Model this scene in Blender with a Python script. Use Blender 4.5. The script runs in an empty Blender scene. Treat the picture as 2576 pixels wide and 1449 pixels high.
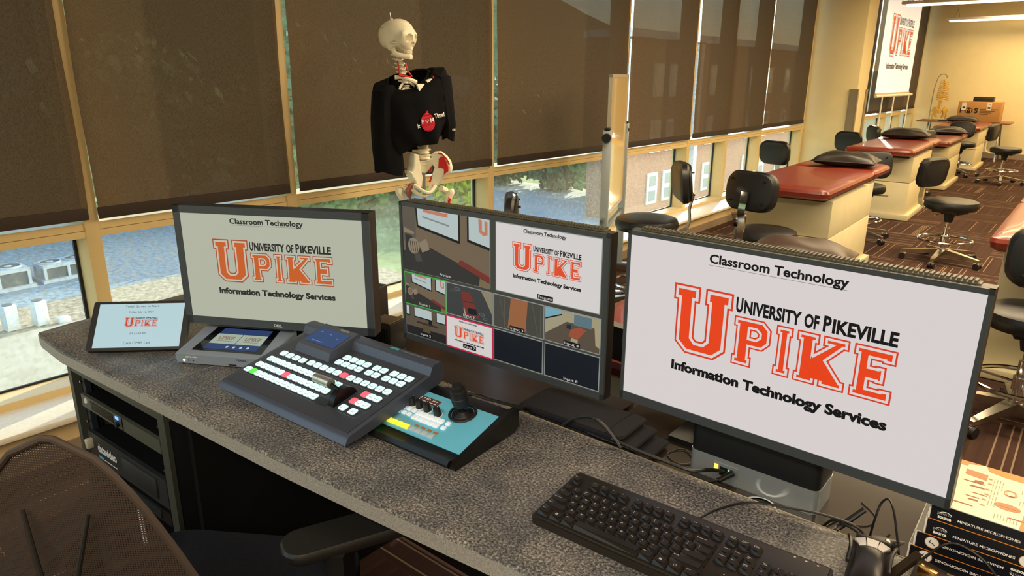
import bpy, bmesh, math, random
from mathutils import Matrix, Vector
from math import sin, cos, pi, radians
random.seed(7)
SC = bpy.context.scene
COL = SC.collection

# ---------------------------------------------------------------- camera
CAM_Z = 1.5
_p, _r, _y = 0.291816, 0.005797, 0.693042            # pitch down, roll, yaw towards the windows
_f = Vector((-sin(_y) * cos(_p), cos(_y) * cos(_p), -sin(_p)))
_rt = Vector((cos(_y), sin(_y), 0))
_up = _rt.cross(_f)
_R = _rt * cos(_r) + _up * sin(_r)
_U = _up * cos(_r) - _rt * sin(_r)
cd = bpy.data.cameras.new('camera')
cd.sensor_width = 36
cd.lens = 1763.5 / 2576 * 36
cd.clip_start = 0.02
cd.clip_end = 600
cam = bpy.data.objects.new('camera', cd)
M3 = Matrix((_R, _U, -_f)).transposed()
cam.matrix_world = Matrix.Translation((0, 0, CAM_Z)) @ M3.to_4x4()
COL.objects.link(cam)
SC.camera = cam

# ---------------------------------------------------------------- sky, sun, room light, exposure
w = bpy.data.worlds.new('sky')
SC.world = w
w.use_nodes = True
nt = w.node_tree
bg = nt.nodes['Background']
sky = nt.nodes.new('ShaderNodeTexSky')
sky.sky_type = 'NISHITA'
sky.sun_disc = False
sky.sun_elevation = radians(17)
sky.sun_rotation = radians(17)
sky.air_density = 1.0
sky.dust_density = 1.5
nt.links.new(sky.outputs[0], bg.inputs[0])
bg.inputs[1].default_value = 0.58

def lamp(name, kind, loc, energy, color, rot=None, direction=None, **kw):
    d = bpy.data.lights.new(name, kind)
    d.energy = energy
    d.color = color
    for k, v in kw.items():
        setattr(d, k, v)
    o = bpy.data.objects.new(name, d)
    o.location = loc
    if direction is not None:
        o.rotation_euler = Vector(direction).to_track_quat('-Z', 'Y').to_euler()
    elif rot:
        o.rotation_euler = rot
    COL.objects.link(o)
    return o

SUN = Vector((-.287 * cos(radians(17)), .958 * cos(radians(17)), sin(radians(17))))
lamp('sun', 'SUN', (-20, 40, 30), 7.5, (1, .87, .68), direction=-SUN, angle=radians(.6))
# the rows of pendant lamps under the ceiling (most of them beyond the frame)
for i, (lx, ly, e) in enumerate([(1.0, -1.2, 80), (.6, 3.2, 75), (.6, 6.4, 115), (.8, 9.6, 85), (.3, 13.2, 62), (.3, 16.0, 58)]):
    lamp('ceiling_light', 'AREA', (lx, ly, 2.72), e, (1, .84, .62) if i == 0 else (1, .80, .52) if i == 1 else (1, .78, .48) if i == 2 else (1, .70, .34), rot=(0, 0, 0), shape='RECTANGLE', size=4.6, size_y=.5)

SC.view_settings.view_transform = 'Standard'
SC.view_settings.look = 'None'
SC.view_settings.gamma = 1
SC.view_settings.use_curve_mapping = False
SC.view_settings.exposure = 1.1

# ---------------------------------------------------------------- helpers
def hx(s):
    s = s.lstrip('#')
    c = [int(s[i:i + 2], 16) / 255 for i in (0, 2, 4)]
    return tuple(x / 12.92 if x <= .04045 else ((x + .055) / 1.055) ** 2.4 for x in c) + (1,)

MATS = {}
def mat(name, col, rough=.5, metal=0, emit=None, es=1, noise=0, nscale=30, bump=0, bscale=200, spec=.5, coat=0):
    if name in MATS:
        return MATS[name]
    m = bpy.data.materials.new(name)
    m.use_nodes = True
    t = m.node_tree
    b = t.nodes['Principled BSDF']
    c = hx(col)
    b.inputs['Base Color'].default_value = c
    b.inputs['Roughness'].default_value = rough
    b.inputs['Metallic'].default_value = metal
    b.inputs['Specular IOR Level'].default_value = spec
    b.inputs['Coat Weight'].default_value = coat
    if emit:
        b.inputs['Emission Color'].default_value = hx(emit)
        b.inputs['Emission Strength'].default_value = es
    if noise or bump:
        tc = t.nodes.new('ShaderNodeTexCoord')
    if noise:
        n = t.nodes.new('ShaderNodeTexNoise')
        n.inputs['Scale'].default_value = nscale
        n.inputs['Detail'].default_value = 4
        t.links.new(tc.outputs['Object'], n.inputs['Vector'])
        r = t.nodes.new('ShaderNodeValToRGB')
        r.color_ramp.elements[0].position = .3
        r.color_ramp.elements[1].position = .7
        r.color_ramp.elements[0].color = tuple(x * (1 - noise) for x in c[:3]) + (1,)
        r.color_ramp.elements[1].color = tuple(min(1, x * (1 + noise)) for x in c[:3]) + (1,)
        t.links.new(n.outputs['Fac'], r.inputs[0])
        t.links.new(r.outputs[0], b.inputs['Base Color'])
    if bump:
        n2 = t.nodes.new('ShaderNodeTexNoise')
        n2.inputs['Scale'].default_value = bscale
        t.links.new(tc.outputs['Object'], n2.inputs['Vector'])
        bp = t.nodes.new('ShaderNodeBump')
        bp.inputs['Strength'].default_value = bump
        bp.inputs['Distance'].default_value = .002
        t.links.new(n2.outputs['Fac'], bp.inputs['Height'])
        t.links.new(bp.outputs[0], b.inputs['Normal'])
    MATS[name] = m
    return m

def screen_mat(name, col, es=1.0):
    if name in MATS:
        return MATS[name]
    return mat(name, '050505', .45, emit=col, es=es * .48, spec=.25)

class MB:
    """collects shapes and links them as ONE mesh object"""
    def __init__(self, T=None):
        self.me = bpy.data.meshes.new('m')
        self.bm = bmesh.new()
        self.T = T or Matrix()
        self.mats = []
        self.cur = 0
    def use(self, m):
        if m not in self.mats:
            self.mats.append(m)
        self.cur = self.mats.index(m)
        return self
    def take(self, tmp, mtx=None, flip=False):
        X = self.T @ (mtx or Matrix())
        tmp.transform(X)
        if X.determinant() < 0:
            bmesh.ops.reverse_faces(tmp, faces=tmp.faces)
        for f in tmp.faces:
            f.material_index = self.cur
            f.smooth = True
        me = bpy.data.meshes.new('t')
        tmp.to_mesh(me)
        tmp.free()
        self.bm.from_mesh(me)
        bpy.data.meshes.remove(me)
        return self
    def box(self, c, s, rz=0, bev=0, seg=2, mtx=None, taper=1):
        t = bmesh.new()
        bmesh.ops.create_cube(t, size=1)
        for v in t.verts:
            k = taper if v.co.z > 0 else 1
            v.co = Vector((v.co.x * s[0] * k, v.co.y * s[1] * k, v.co.z * s[2]))
        if bev:
            bmesh.ops.bevel(t, geom=list(t.edges), offset=bev, segments=seg, affect='EDGES', profile=.5)
        return self.take(t, (mtx or Matrix()) @ Matrix.Translation(c) @ Matrix.Rotation(rz, 4, 'Z'))
    def b2(self, a, b, **k):
        return self.box([(a[i] + b[i]) / 2 for i in range(3)], [abs(b[i] - a[i]) for i in range(3)], **k)
    def cyl(self, p0, p1, r0, r1=None, n=16):
        p0, p1 = Vector(p0), Vector(p1)
        d = p1 - p0
        t = bmesh.new()
        bmesh.ops.create_cone(t, cap_ends=True, segments=n, radius1=r0, radius2=r0 if r1 is None else r1, depth=d.length)
        return self.take(t, Matrix.Translation((p0 + p1) / 2) @ d.to_track_quat('Z', 'Y').to_matrix().to_4x4())
    def lathe(self, prof, o=(0, 0, 0), n=24, mtx=None):
        t = bmesh.new()
        rings = []
        for r, z in prof:
            if r < 1e-6:
                rings.append([t.verts.new((0, 0, z))])
            else:
                rings.append([t.verts.new((r * cos(2 * pi * i / n), r * sin(2 * pi * i / n), z)) for i in range(n)])
        for a, b in zip(rings, rings[1:]):
            for i in range(n):
                j = (i + 1) % n
                if len(a) == 1 and len(b) == 1:
                    continue
                if len(a) == 1:
                    t.faces.new((a[0], b[j], b[i]))
                elif len(b) == 1:
                    t.faces.new((a[i], a[j], b[0]))
                else:
                    t.faces.new((a[i], a[j], b[j], b[i]))
        bmesh.ops.recalc_face_normals(t, faces=t.faces)
        return self.take(t, Matrix.Translation(o) @ (mtx or Matrix()))
    def rings(self, rs, cap=True, close=True):
        t = bmesh.new()
        V = [[t.verts.new(p) for p in r] for r in rs]
        n = len(V[0])
        for a, b in zip(V, V[1:]):
            for i in range(n if close else n - 1):
                j = (i + 1) % n
                t.faces.new((a[i], a[j], b[j], b[i]))
        if cap:
            t.faces.new(list(reversed(V[0])))
            t.faces.new(V[-1])
        bmesh.ops.recalc_face_normals(t, faces=t.faces)
        return self.take(t)
    def tube(self, pts, r, n=8, closed=False, sm=0):
        P = [Vector(p) for p in pts]
        if sm:
            Q = []
            m = len(P)
            for i in range(m if closed else m - 1):
                a = P[(i - 1) % m] if (closed or i > 0) else P[0] * 2 - P[1]
                b, c = P[i], P[(i + 1) % m]
                d = P[(i + 2) % m] if (closed or i + 2 < m) else P[-1] * 2 - P[-2]
                for k in range(sm):
                    u = k / sm
                    Q.append(.5 * ((2 * b) + (c - a) * u + (2 * a - 5 * b + 4 * c - d) * u * u + (3 * b - a - 3 * c + d) * u ** 3))
            if not closed:
                Q.append(P[-1])
            if not isinstance(r, (int, float)):
                rr = []
                for i in range(len(Q)):
                    x = i / (len(Q) - 1) * (len(r) - 1)
                    k = min(int(x), len(r) - 2)
                    rr.append(r[k] + (r[k + 1] - r[k]) * (x - k))
                r = rr
            P = Q
        m = len(P)
        if isinstance(r, (int, float)):
            r = [r] * m
        rs = []
        nrm = None
        for i in range(m):
            d = (P[(i + 1) % m] - P[(i - 1) % m]) if closed else (P[min(i + 1, m - 1)] - P[max(i - 1, 0)])
            d.normalize()
            if nrm is None:
                nrm = d.orthogonal().normalized()
            nrm = (nrm - d * nrm.dot(d)).normalized()
            bn = d.cross(nrm)
            rs.append([P[i] + (nrm * cos(2 * pi * k / n) + bn * sin(2 * pi * k / n)) * r[i] for k in range(n)])
        if closed:
            rs.append(rs[0])
        return self.rings(rs, cap=not closed)
    def poly(self, loops, z0, z1=None, mtx=None):
        """flat or extruded outline; first loop outside, others holes"""
        t = bmesh.new()
        ed = []
        for L in loops:
            vs = [t.verts.new((p[0], p[1], z0)) for p in L]
            for a, b in zip(vs, vs[1:] + vs[:1]):
                ed.append(t.edges.new((a, b)))
        if len(loops) == 1 and len(loops[0]) <= 4:
            t.faces.new(list(t.verts))
        else:
            bmesh.ops.triangle_fill(t, use_beauty=True, use_dissolve=False, edges=ed)
        bmesh.ops.recalc_face_normals(t, faces=t.faces)
        t.normal_update()
        if t.faces and sum(f.normal.z * f.calc_area() for f in t.faces) < 0:
            bmesh.ops.reverse_faces(t, faces=t.faces)
        if z1 is not None and z1 != z0:
            r = bmesh.ops.extrude_face_region(t, geom=list(t.faces))
            vs = [g for g in r['geom'] if isinstance(g, bmesh.types.BMVert)]
            bmesh.ops.translate(t, verts=vs, vec=(0, 0, z1 - z0))
            bmesh.ops.recalc_face_normals(t, faces=t.faces)
        return self.take(t, mtx)
    def ball(self, c, r, u=16, v=10, mtx=None):
        t = bmesh.new()
        bmesh.ops.create_uvsphere(t, u_segments=u, v_segments=v, radius=1)
        if isinstance(r, (int, float)):
            r = (r, r, r)
        return self.take(t, (mtx or Matrix()) @ Matrix.Translation(c) @ Matrix.Diagonal((*r, 1)))
    def grid(self, fn, nu, nv, thick=0, cu=False):
        t = bmesh.new()
        V = [[t.verts.new(fn(i / nu, j / nv)) for j in range(nv + 1)] for i in range(nu if cu else nu + 1)]
        m = len(V)
        for i in range(nu):
            for j in range(nv):
                t.faces.new((V[i][j], V[(i + 1) % m][j], V[(i + 1) % m][j + 1], V[i][j + 1]))
        if thick:
            t.normal_update()
            bmesh.ops.solidify(t, geom=list(t.faces), thickness=thick)
        return self.take(t)
    def text(self, s, w=None, h=.01, mtx=None, bold=0, align='L', mono=False, z=0, space=1):
        """flat lettering; h = capital height, w = total width it is fitted to"""
        loops = text_mesh(s, bold, space)
        t = bmesh.new()
        t.from_mesh(loops)
        if not t.verts:
            return self
        x0 = min(v.co.x for v in t.verts)
        x1 = max(v.co.x for v in t.verts)
        sy = h / CAPH
        sx = (w / (x1 - x0)) if w else sy
        off = {'L': 0, 'C': -.5, 'R': -1}[align] * (x1 - x0) * sx
        for v in t.verts:
            v.co = Vector(((v.co.x - x0) * sx + off, v.co.y * sy, z))
        return self.take(t, mtx)
    def build(self, name, m=None, parent=None, label=None, sharp=.6):
        me = self.me
        bmesh.ops.remove_doubles(self.bm, verts=self.bm.verts, dist=1e-6) if False else None
        self.bm.to_mesh(me)
        self.bm.free()
        me.name = name
        for k in ([m] if m else self.mats):
            me.materials.append(k)
        if m:
            for p in me.polygons:
                p.material_index = 0
        me.set_sharp_from_angle(angle=sharp)
        o = bpy.data.objects.new(name, me)
        COL.objects.link(o)
        if parent:
            o.parent = parent
        if label:
            o['label'] = label
        return o

_TX = {}
def text_mesh(s, bold=0, space=1):
    k = (s, bold, space)
    if k not in _TX:
        c = bpy.data.curves.new('t', 'FONT')
        c.body = s
        c.size = 1
        c.offset = bold
        c.resolution_u = 3
        c.space_character = space
        o = bpy.data.objects.new('t', c)
        COL.objects.link(o)
        dg = bpy.context.evaluated_depsgraph_get()
        me = bpy.data.meshes.new_from_object(o.evaluated_get(dg))
        bpy.data.objects.remove(o)
        _TX[k] = me
    return _TX[k]
_hm = text_mesh('H')
CAPH = max(v.co.y for v in _hm.vertices) - min(v.co.y for v in _hm.vertices)

def thing(name, label, cat, loc=(0, 0, 0), rz=0, group=None):
    o = bpy.data.objects.new(name, None)
    o.empty_display_size = .05
    o.location = loc
    o.rotation_euler = (0, 0, rz)
    COL.objects.link(o)
    return tag(o, label, cat, group)
def tag(o, label, cat, group=None, kind=None):
    o['label'] = label
    o['category'] = cat
    if group:
        o['group'] = group
    if kind:
        o['kind'] = kind
    return o
def struct(name, mb, m=None):
    o = mb.build(name, m)
    o['kind'] = 'structure'
    return o
KIDS = {}
def copy_tree(o, parent=None):
    c = o.copy()
    COL.objects.link(c)
    if parent:
        c.parent = parent
    for ch in list(o.children):
        copy_tree(ch, c)
    return c
def off2(P, d):
    """mitred offset of a closed outline, d > 0 inwards"""
    n = len(P)
    A = sum(P[i][0] * P[(i + 1) % n][1] - P[(i + 1) % n][0] * P[i][1] for i in range(n))
    s = 1 if A > 0 else -1
    out = []
    for i in range(n):
        a, b, c = Vector(P[i - 1]), Vector(P[i]), Vector(P[(i + 1) % n])
        e1, e2 = (b - a).normalized(), (c - b).normalized()
        n1, n2 = Vector((-e1.y, e1.x)) * s, Vector((-e2.y, e2.x)) * s
        m = n1 + n2
        k = d * 2 / max(m.length_squared, .35)
        out.append((b.x + m.x * k, b.y + m.y * k))
    return out
def rrect(w, h, r, n=5, cx=0, cy=0):
    L = []
    for k, (sx, sy) in enumerate(((1, 1), (-1, 1), (-1, -1), (1, -1))):
        for i in range(n + 1):
            a = pi / 2 * (k + i / n)
            L.append((cx + sx * (w / 2 - r) + r * cos(a), cy + sy * (h / 2 - r) + r * sin(a)))
    return L
def frame(o, u, v):
    """matrix whose x runs along u, y along v"""
    u, v = Vector(u).normalized(), Vector(v)
    n = u.cross(v).normalized()
    v = n.cross(u)
    return Matrix(((u.x, v.x, n.x, o[0]), (u.y, v.y, n.y, o[1]), (u.z, v.z, n.z, o[2]), (0, 0, 0, 1)))

# ---------------------------------------------------------------- surface materials
def node_mat(name):
    m = bpy.data.materials.new(name)
    m.use_nodes = True
    MATS[name] = m
    t = m.node_tree
    return m, t, t.nodes['Principled BSDF'], t.nodes.new, t.links.new

def math_node(t, op, a, b=None, c=None):
    n = t.nodes.new('ShaderNodeMath')
    n.operation = op
    for i, v in enumerate((a, b, c)):
        if v is None:
            continue
        if isinstance(v, (int, float)):
            n.inputs[i].default_value = v
        else:
            t.links.new(v, n.inputs[i])
    return n.outputs[0]

def carpet_mat():
    m, t, b, N, L = node_mat('carpet')
    g = N('ShaderNodeNewGeometry')
    s = N('ShaderNodeSeparateXYZ')
    L(g.outputs['Position'], s.inputs[0])
    x, y = s.outputs[0], s.outputs[1]
    T = .61
    tx = math_node(t, 'FLOOR', math_node(t, 'DIVIDE', x, T))
    ty = math_node(t, 'FLOOR', math_node(t, 'DIVIDE', y, T))
    par = math_node(t, 'MODULO', math_node(t, 'ABSOLUTE', math_node(t, 'ADD', tx, ty)), 2)
    u = N('ShaderNodeMix')
    L(par, u.inputs['Factor'])
    L(x, u.inputs[2])
    L(y, u.inputs[3])
    u = u.outputs[0]
    col = math_node(t, 'FLOOR', math_node(t, 'DIVIDE', u, .016))
    wn = N('ShaderNodeTexWhiteNoise')
    wn.noise_dimensions = '3D'
    cv = N('ShaderNodeCombineXYZ')
    L(col, cv.inputs[0]); L(tx, cv.inputs[1]); L(ty, cv.inputs[2])
    L(cv.outputs[0], wn.inputs['Vector'])
    line = math_node(t, 'GREATER_THAN', wn.outputs['Value'], .86)
    fr = math_node(t, 'FRACT', math_node(t, 'DIVIDE', u, .016))
    thin = math_node(t, 'LESS_THAN', fr, .42)
    line = math_node(t, 'MULTIPLY', line, thin)
    n = N('ShaderNodeTexNoise')
    n.inputs['Scale'].default_value = 320
    n.inputs['Detail'].default_value = 2
    L(g.outputs['Position'], n.inputs['Vector'])
    n2 = N('ShaderNodeTexWhiteNoise')
    n2.noise_dimensions = '1D'
    L(math_node(t, 'ADD', col, math_node(t, 'MULTIPLY', tx, 37)), n2.inputs['W'])
    r1 = N('ShaderNodeValToRGB')
    r1.color_ramp.elements[0].color = hx('2c201c')
    r1.color_ramp.elements[1].color = hx('523b32')
    L(math_node(t, 'ADD', math_node(t, 'MULTIPLY', n.outputs['Fac'], .6), math_node(t, 'MULTIPLY', n2.outputs['Value'], .35)), r1.inputs[0])
    mx = N('ShaderNodeMix')
    mx.data_type = 'RGBA'
    L(math_node(t, 'MULTIPLY', line, .6), mx.inputs['Factor'])
    L(r1.outputs[0], mx.inputs[6])
    mx.inputs[7].default_value = hx('a88e74')
    L(mx.outputs[2], b.inputs['Base Color'])
    b.inputs['Roughness'].default_value = .95
    b.inputs['Specular IOR Level'].default_value = .1
    bp = N('ShaderNodeBump')
    bp.inputs['Strength'].default_value = .5
    bp.inputs['Distance'].default_value = .003
    L(n.outputs['Fac'], bp.inputs['Height'])
    L(bp.outputs[0], b.inputs['Normal'])
    return m

def blind_mat():
    m = bpy.data.materials.new('blind_fabric')
    m.use_nodes = True
    t = m.node_tree
    N, L = t.nodes.new, t.links.new
    t.nodes.remove(t.nodes['Principled BSDF'])
    out = t.nodes['Material Output']
    tc = N('ShaderNodeTexCoord')
    wv = N('ShaderNodeTexNoise')
    wv.inputs['Scale'].default_value = 260
    mp = N('ShaderNodeMapping')
    mp.inputs['Scale'].default_value = (1, 1.6, .5)
    L(tc.outputs['Object'], mp.inputs[0]); L(mp.outputs[0], wv.inputs['Vector'])
    cr = N('ShaderNodeValToRGB')
    cr.color_ramp.elements[0].color = hx('473a2d')
    cr.color_ramp.elements[1].color = hx('6b5a47')
    cr.color_ramp.elements[0].position = .3
    cr.color_ramp.elements[1].position = .72
    L(wv.outputs['Fac'], cr.inputs[0])
    d = N('ShaderNodeBsdfDiffuse')
    L(cr.outputs[0], d.inputs[0])
    tl = N('ShaderNodeBsdfTranslucent')
    tl.inputs[0].default_value = hx('70583d')
    tp = N('ShaderNodeBsdfTransparent')
    a = N('ShaderNodeMixShader')
    a.inputs[0].default_value = .22
    L(d.outputs[0], a.inputs[1]); L(tl.outputs[0], a.inputs[2])
    c = N('ShaderNodeMixShader')
    c.inputs[0].default_value = .02
    L(a.outputs[0], c.inputs[1]); L(tp.outputs[0], c.inputs[2])
    L(c.outputs[0], out.inputs[0])
    MATS['blind_fabric'] = m
    return m

def glass_mat():
    m = bpy.data.materials.new('window_glass')
    m.use_nodes = True
    t = m.node_tree
    N, L = t.nodes.new, t.links.new
    t.nodes.remove(t.nodes['Principled BSDF'])
    out = t.nodes['Material Output']
    tp = N('ShaderNodeBsdfTransparent')
    tp.inputs[0].default_value = (.9, .96, .95, 1)
    gl = N('ShaderNodeBsdfGlossy')
    gl.inputs['Roughness'].default_value = .02
    df = N('ShaderNodeBsdfDiffuse')
    df.inputs[0].default_value = hx('d8e0dc')
    tc = N('ShaderNodeTexCoord')
    n = N('ShaderNodeTexNoise')
    n.inputs['Scale'].default_value = 34
    n.inputs['Detail'].default_value = 8
    L(tc.outputs['Object'], n.inputs['Vector'])
    r = N('ShaderNodeValToRGB')
    r.color_ramp.elements[0].position = .46
    r.color_ramp.elements[1].position = .82
    r.color_ramp.elements[0].color = (.13, .13, .13, 1)  # dust film on the pane, raised to imitate the haze of outdoor glare
    r.color_ramp.elements[1].color = (.42, .42, .42, 1)
    L(n.outputs['Fac'], r.inputs[0])
    lw = N('ShaderNodeLayerWeight')
    lw.inputs[0].default_value = .5
    pw = math_node(t, 'ADD', math_node(t, 'MULTIPLY', math_node(t, 'POWER', lw.outputs['Facing'], 5.0), .6), .03)
    a = N('ShaderNodeMixShader')
    L(pw, a.inputs[0]); L(tp.outputs[0], a.inputs[1]); L(gl.outputs[0], a.inputs[2])
    c = N('ShaderNodeMixShader')
    L(r.outputs[0], c.inputs[0]); L(a.outputs[0], c.inputs[1]); L(df.outputs[0], c.inputs[2])
    L(c.outputs[0], out.inputs[0])
    MATS['window_glass'] = m
    return m

def stone_mat(name='laminate', sc=1.0):
    m, t, b, N, L = node_mat(name)
    g = N('ShaderNodeTexCoord')
    n = N('ShaderNodeTexNoise')
    n.inputs['Scale'].default_value = 210 * sc
    n.inputs['Detail'].default_value = 3
    n.inputs['Roughness'].default_value = .7
    L(g.outputs['Object'], n.inputs['Vector'])
    r = N('ShaderNodeValToRGB')
    e = r.color_ramp.elements
    e[0].position, e[0].color = .34, hx('303134')
    e[1].position, e[1].color = .72, hx('c9c7c4')
    k = r.color_ramp.elements.new(.5)
    k.color = hx('737170')
    L(n.outputs['Fac'], r.inputs[0])
    n2 = N('ShaderNodeTexNoise')
    n2.inputs['Scale'].default_value = 14
    n2.inputs['Detail'].default_value = 6
    L(g.outputs['Object'], n2.inputs['Vector'])
    mx = N('ShaderNodeMix')
    mx.data_type = 'RGBA'
    mx.blend_type = 'MULTIPLY'
    mx.inputs['Factor'].default_value = .8
    r2 = N('ShaderNodeValToRGB')
    r2.color_ramp.elements[0].color = (.45, .47, .5, 1)
    r2.color_ramp.elements[1].color = (1, .95, .88, 1)
    r2.color_ramp.elements[0].position = .35
    r2.color_ramp.elements[1].position = .65
    L(n2.outputs['Fac'], r2.inputs[0])
    L(r.outputs[0], mx.inputs[6]); L(r2.outputs[0], mx.inputs[7])
    L(mx.outputs[2], b.inputs['Base Color'])
    b.inputs['Roughness'].default_value = .42
    b.inputs['Specular IOR Level'].default_value = .4
    return m

def ground_mat(name, cols, scale, detail=6):
    m, t, b, N, L = node_mat(name)
    g = N('ShaderNodeNewGeometry')
    n = N('ShaderNodeTexNoise')
    n.inputs['Scale'].default_value = scale
    n.inputs['Detail'].default_value = detail
    n.inputs['Roughness'].default_value = .75
    L(g.outputs['Position'], n.inputs['Vector'])
    r = N('ShaderNodeValToRGB')
    r.color_ramp.elements[0].position, r.color_ramp.elements[0].color = .35, hx(cols[0])
    r.color_ramp.elements[1].position, r.color_ramp.elements[1].color = .66, hx(cols[1])
    L(n.outputs['Fac'], r.inputs[0])
    L(r.outputs[0], b.inputs['Base Color'])
    b.inputs['Roughness'].default_value = .9
    b.inputs['Specular IOR Level'].default_value = .1
    return m

def brick_mat():
    m, t, b, N, L = node_mat('brick')
    g = N('ShaderNodeNewGeometry')
    mp = N('ShaderNodeMapping')
    mp.inputs['Rotation'].default_value = (0, radians(90), 0)
    s = N('ShaderNodeSeparateXYZ')
    L(g.outputs['Position'], s.inputs[0])
    c = N('ShaderNodeCombineXYZ')
    L(math_node(t, 'ADD', s.outputs[0], s.outputs[1]), c.inputs[0]); L(s.outputs[2], c.inputs[1])
    k = N('ShaderNodeTexBrick')
    L(c.outputs[0], k.inputs['Vector'])
    k.inputs['Scale'].default_value = 4.5
    k.inputs['Color1'].default_value = hx('96644f')
    k.inputs['Color2'].default_value = hx('75493a')
    k.inputs['Mortar'].default_value = hx('b9a497')
    k.inputs['Mortar Size'].default_value = .015
    L(k.outputs[0], b.inputs['Base Color'])
    b.inputs['Roughness'].default_value = .9
    return m

WALL = mat('wall_paint', 'e9dcae', .75, noise=.02, nscale=6)
FRAME = mat('window_frame_paint', 'd9c08a', .45, noise=.02, nscale=20)
SILL = mat('sill_stone', 'e8e0cc', .5, noise=.06, nscale=60)
GASKET = mat('gasket', '15181a', .6)
WHITE = mat('white_plastic', 'f1efe6', .45)
GLASS = glass_mat()
BLIND = blind_mat()
HEM = mat('blind_hem', '33271e', .8, noise=.1, nscale=200)
CARPET = carpet_mat()
STONE = stone_mat()
BRICK = brick_mat()

# ---------------------------------------------------------------- room shell
Y0, Y1, XR, ZC = -9.0, 17.1, 6.0, 3.3
struct('floor', MB().b2((-3.42, Y0, -.06), (XR, Y1, 0)), CARPET)
struct('ceiling', MB().b2((-3.42, Y0, ZC), (XR, Y1, ZC + .08)), mat('ceiling_white', 'efe6cf', .9))
struct('wall_far', MB().b2((-3.42, Y1, 0), (XR, Y1 + .1, ZC)), WALL)
struct('wall_right', MB().b2((XR, Y0, 0), (XR + .1, Y1, ZC)), WALL)
struct('wall_back', MB().b2((-3.42, Y0 - .1, 0), (XR, Y0, ZC)), WALL)
struct('wall_left', MB().b2((-3.42, Y0, 0), (-3.03, Y1, .155)), mat('wall_low', 'c9b184', .6))
struct('baseboard_far', MB().b2((-3.03, Y1 - .015, 0), (XR, Y1, .11)), mat('baseboard', '8d7c68', .6))
struct('baseboard_left', MB().b2((-3.03, Y0, 0), (-3.018, 10.2, .07)), mat('baseboard', '8d7c68', .6))
struct('trim_1', MB().box((-3.2, (Y0 + Y1) / 2, .168), (.42, Y1 - Y0, .026), bev=.006), SILL)      # window ledge
XF, XG = -3.245, -3.38
MULL = [-8.6, -7.0, -5.2, -3.6, -2.1, -.5, 1.11, 2.085, 3.67, 5.41, 6.69, 7.62, 8.62, 10.13]  # bays behind the camera are unseen, added without blinds for more daylight
MULL2 = [10.8, 11.9, 13.3, 14.75, 15.9, 17.05]
n = 2
for a, b in ((Y0, 10.2), (10.6, Y1)):
    mb = MB().b2((XG - .03, a, .181), (XF, b, .212))
    struct('trim_%d' % n, mb, FRAME); n += 1
    mb = MB().b2((XG - .03, a, .838), (XF, b, .866)).b2((XG - .03, a, .868), (XF - .004, b, .9))
    struct('trim_%d' % n, mb, FRAME); n += 1
    struct('trim_%d' % n, MB().b2((XG - .03, a, 3.1), (XF, b, ZC)), FRAME); n += 1
for y in MULL + MULL2:
    struct('trim_%d' % n, MB().box((XG / 2 + XF / 2 - .013, y, 1.66), (XF - XG + .034, .058, 2.95), bev=.002), FRAME); n += 1
wi = 1
for L_ in (MULL, MULL2):
    for a, b in zip(L_, L_[1:]):
        mb = MB().use(GLASS).b2((XG - .006, a + .03, .213), (XG, b - .03, .837)).b2((XG - .006, a + .03, .901), (XG, b - .03, 3.1))
        mb.use(GASKET)
        for z0, z1 in ((.213, .837),):
            for yy in (a + .03, b - .042):
                mb.b2((XG - .004, yy, z0), (XG + .012, yy + .012, z1))
            mb.b2((XG - .004, a + .04, z0), (XG + .008, b - .04, z0 + .008))
        struct('window_%d' % wi, mb); wi += 1
# column between the two window bays
struct('wall_pier', MB().box((-3.01, 10.43, ZC / 2), (.78, .46, ZC), bev=.012), WALL)
guard = mat('corner_guard', '8f8570', .45, .2)
struct('trim_%d' % n, MB().b2((-2.715, 10.185, .0), (-2.612, 10.2, 1.375)).b2((-2.62, 10.185, 0), (-2.608, 10.24, 1.375))
       .b2((-2.62, 10.59, 0), (-2.606, 10.66, 1.375)), guard)

# ---------------------------------------------------------------- roller blinds
places = ['furthest left, beside the tall mesh chair', 'behind the left silver-framed screen', 'behind the skeleton in the black shirt', 'behind the tall whiteboard and between two white gaps',
          'right of the whiteboard above the padded stools', 'wide one above the windows left of the pier', 'last one before the pier',
          'right beside the pier in the far bay', 'behind the white hanging screen in the far corner']
for i, (a, b, zb) in enumerate([(-.42, 1.098, .918), (1.132, 2.066, .916), (2.122, 3.657, .918), (3.713, 5.388, .915), (5.437, 6.655, .913), (6.722, 8.598, .918), (8.618, 10.07, .925),
                                (10.72, 13.28, .93), (13.34, 16.99, .93)]):
    t = thing('roller_blind', 'dark brown roller blind ' + places[i], 'blind', (-3.222, (a + b) / 2, zb), 0, 'dark brown roller blinds along the window wall')
    h = (b - a) / 2
    ph = i * 1.7
    MB().grid(lambda u, v: Vector((.0035 * sin(9 * u + ph) * sin(3 * v + ph), -h + 2 * h * u + (.004 * sin(14 * v + ph) if u in (0, 1) else 0), .045 + v * (3.2 - zb))), 24, 40).build('fabric', BLIND, t)
    MB().box((0, 0, .024), (.012, 2 * h - .004, .05), bev=.003).build('hem_bar', HEM, t)

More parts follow.
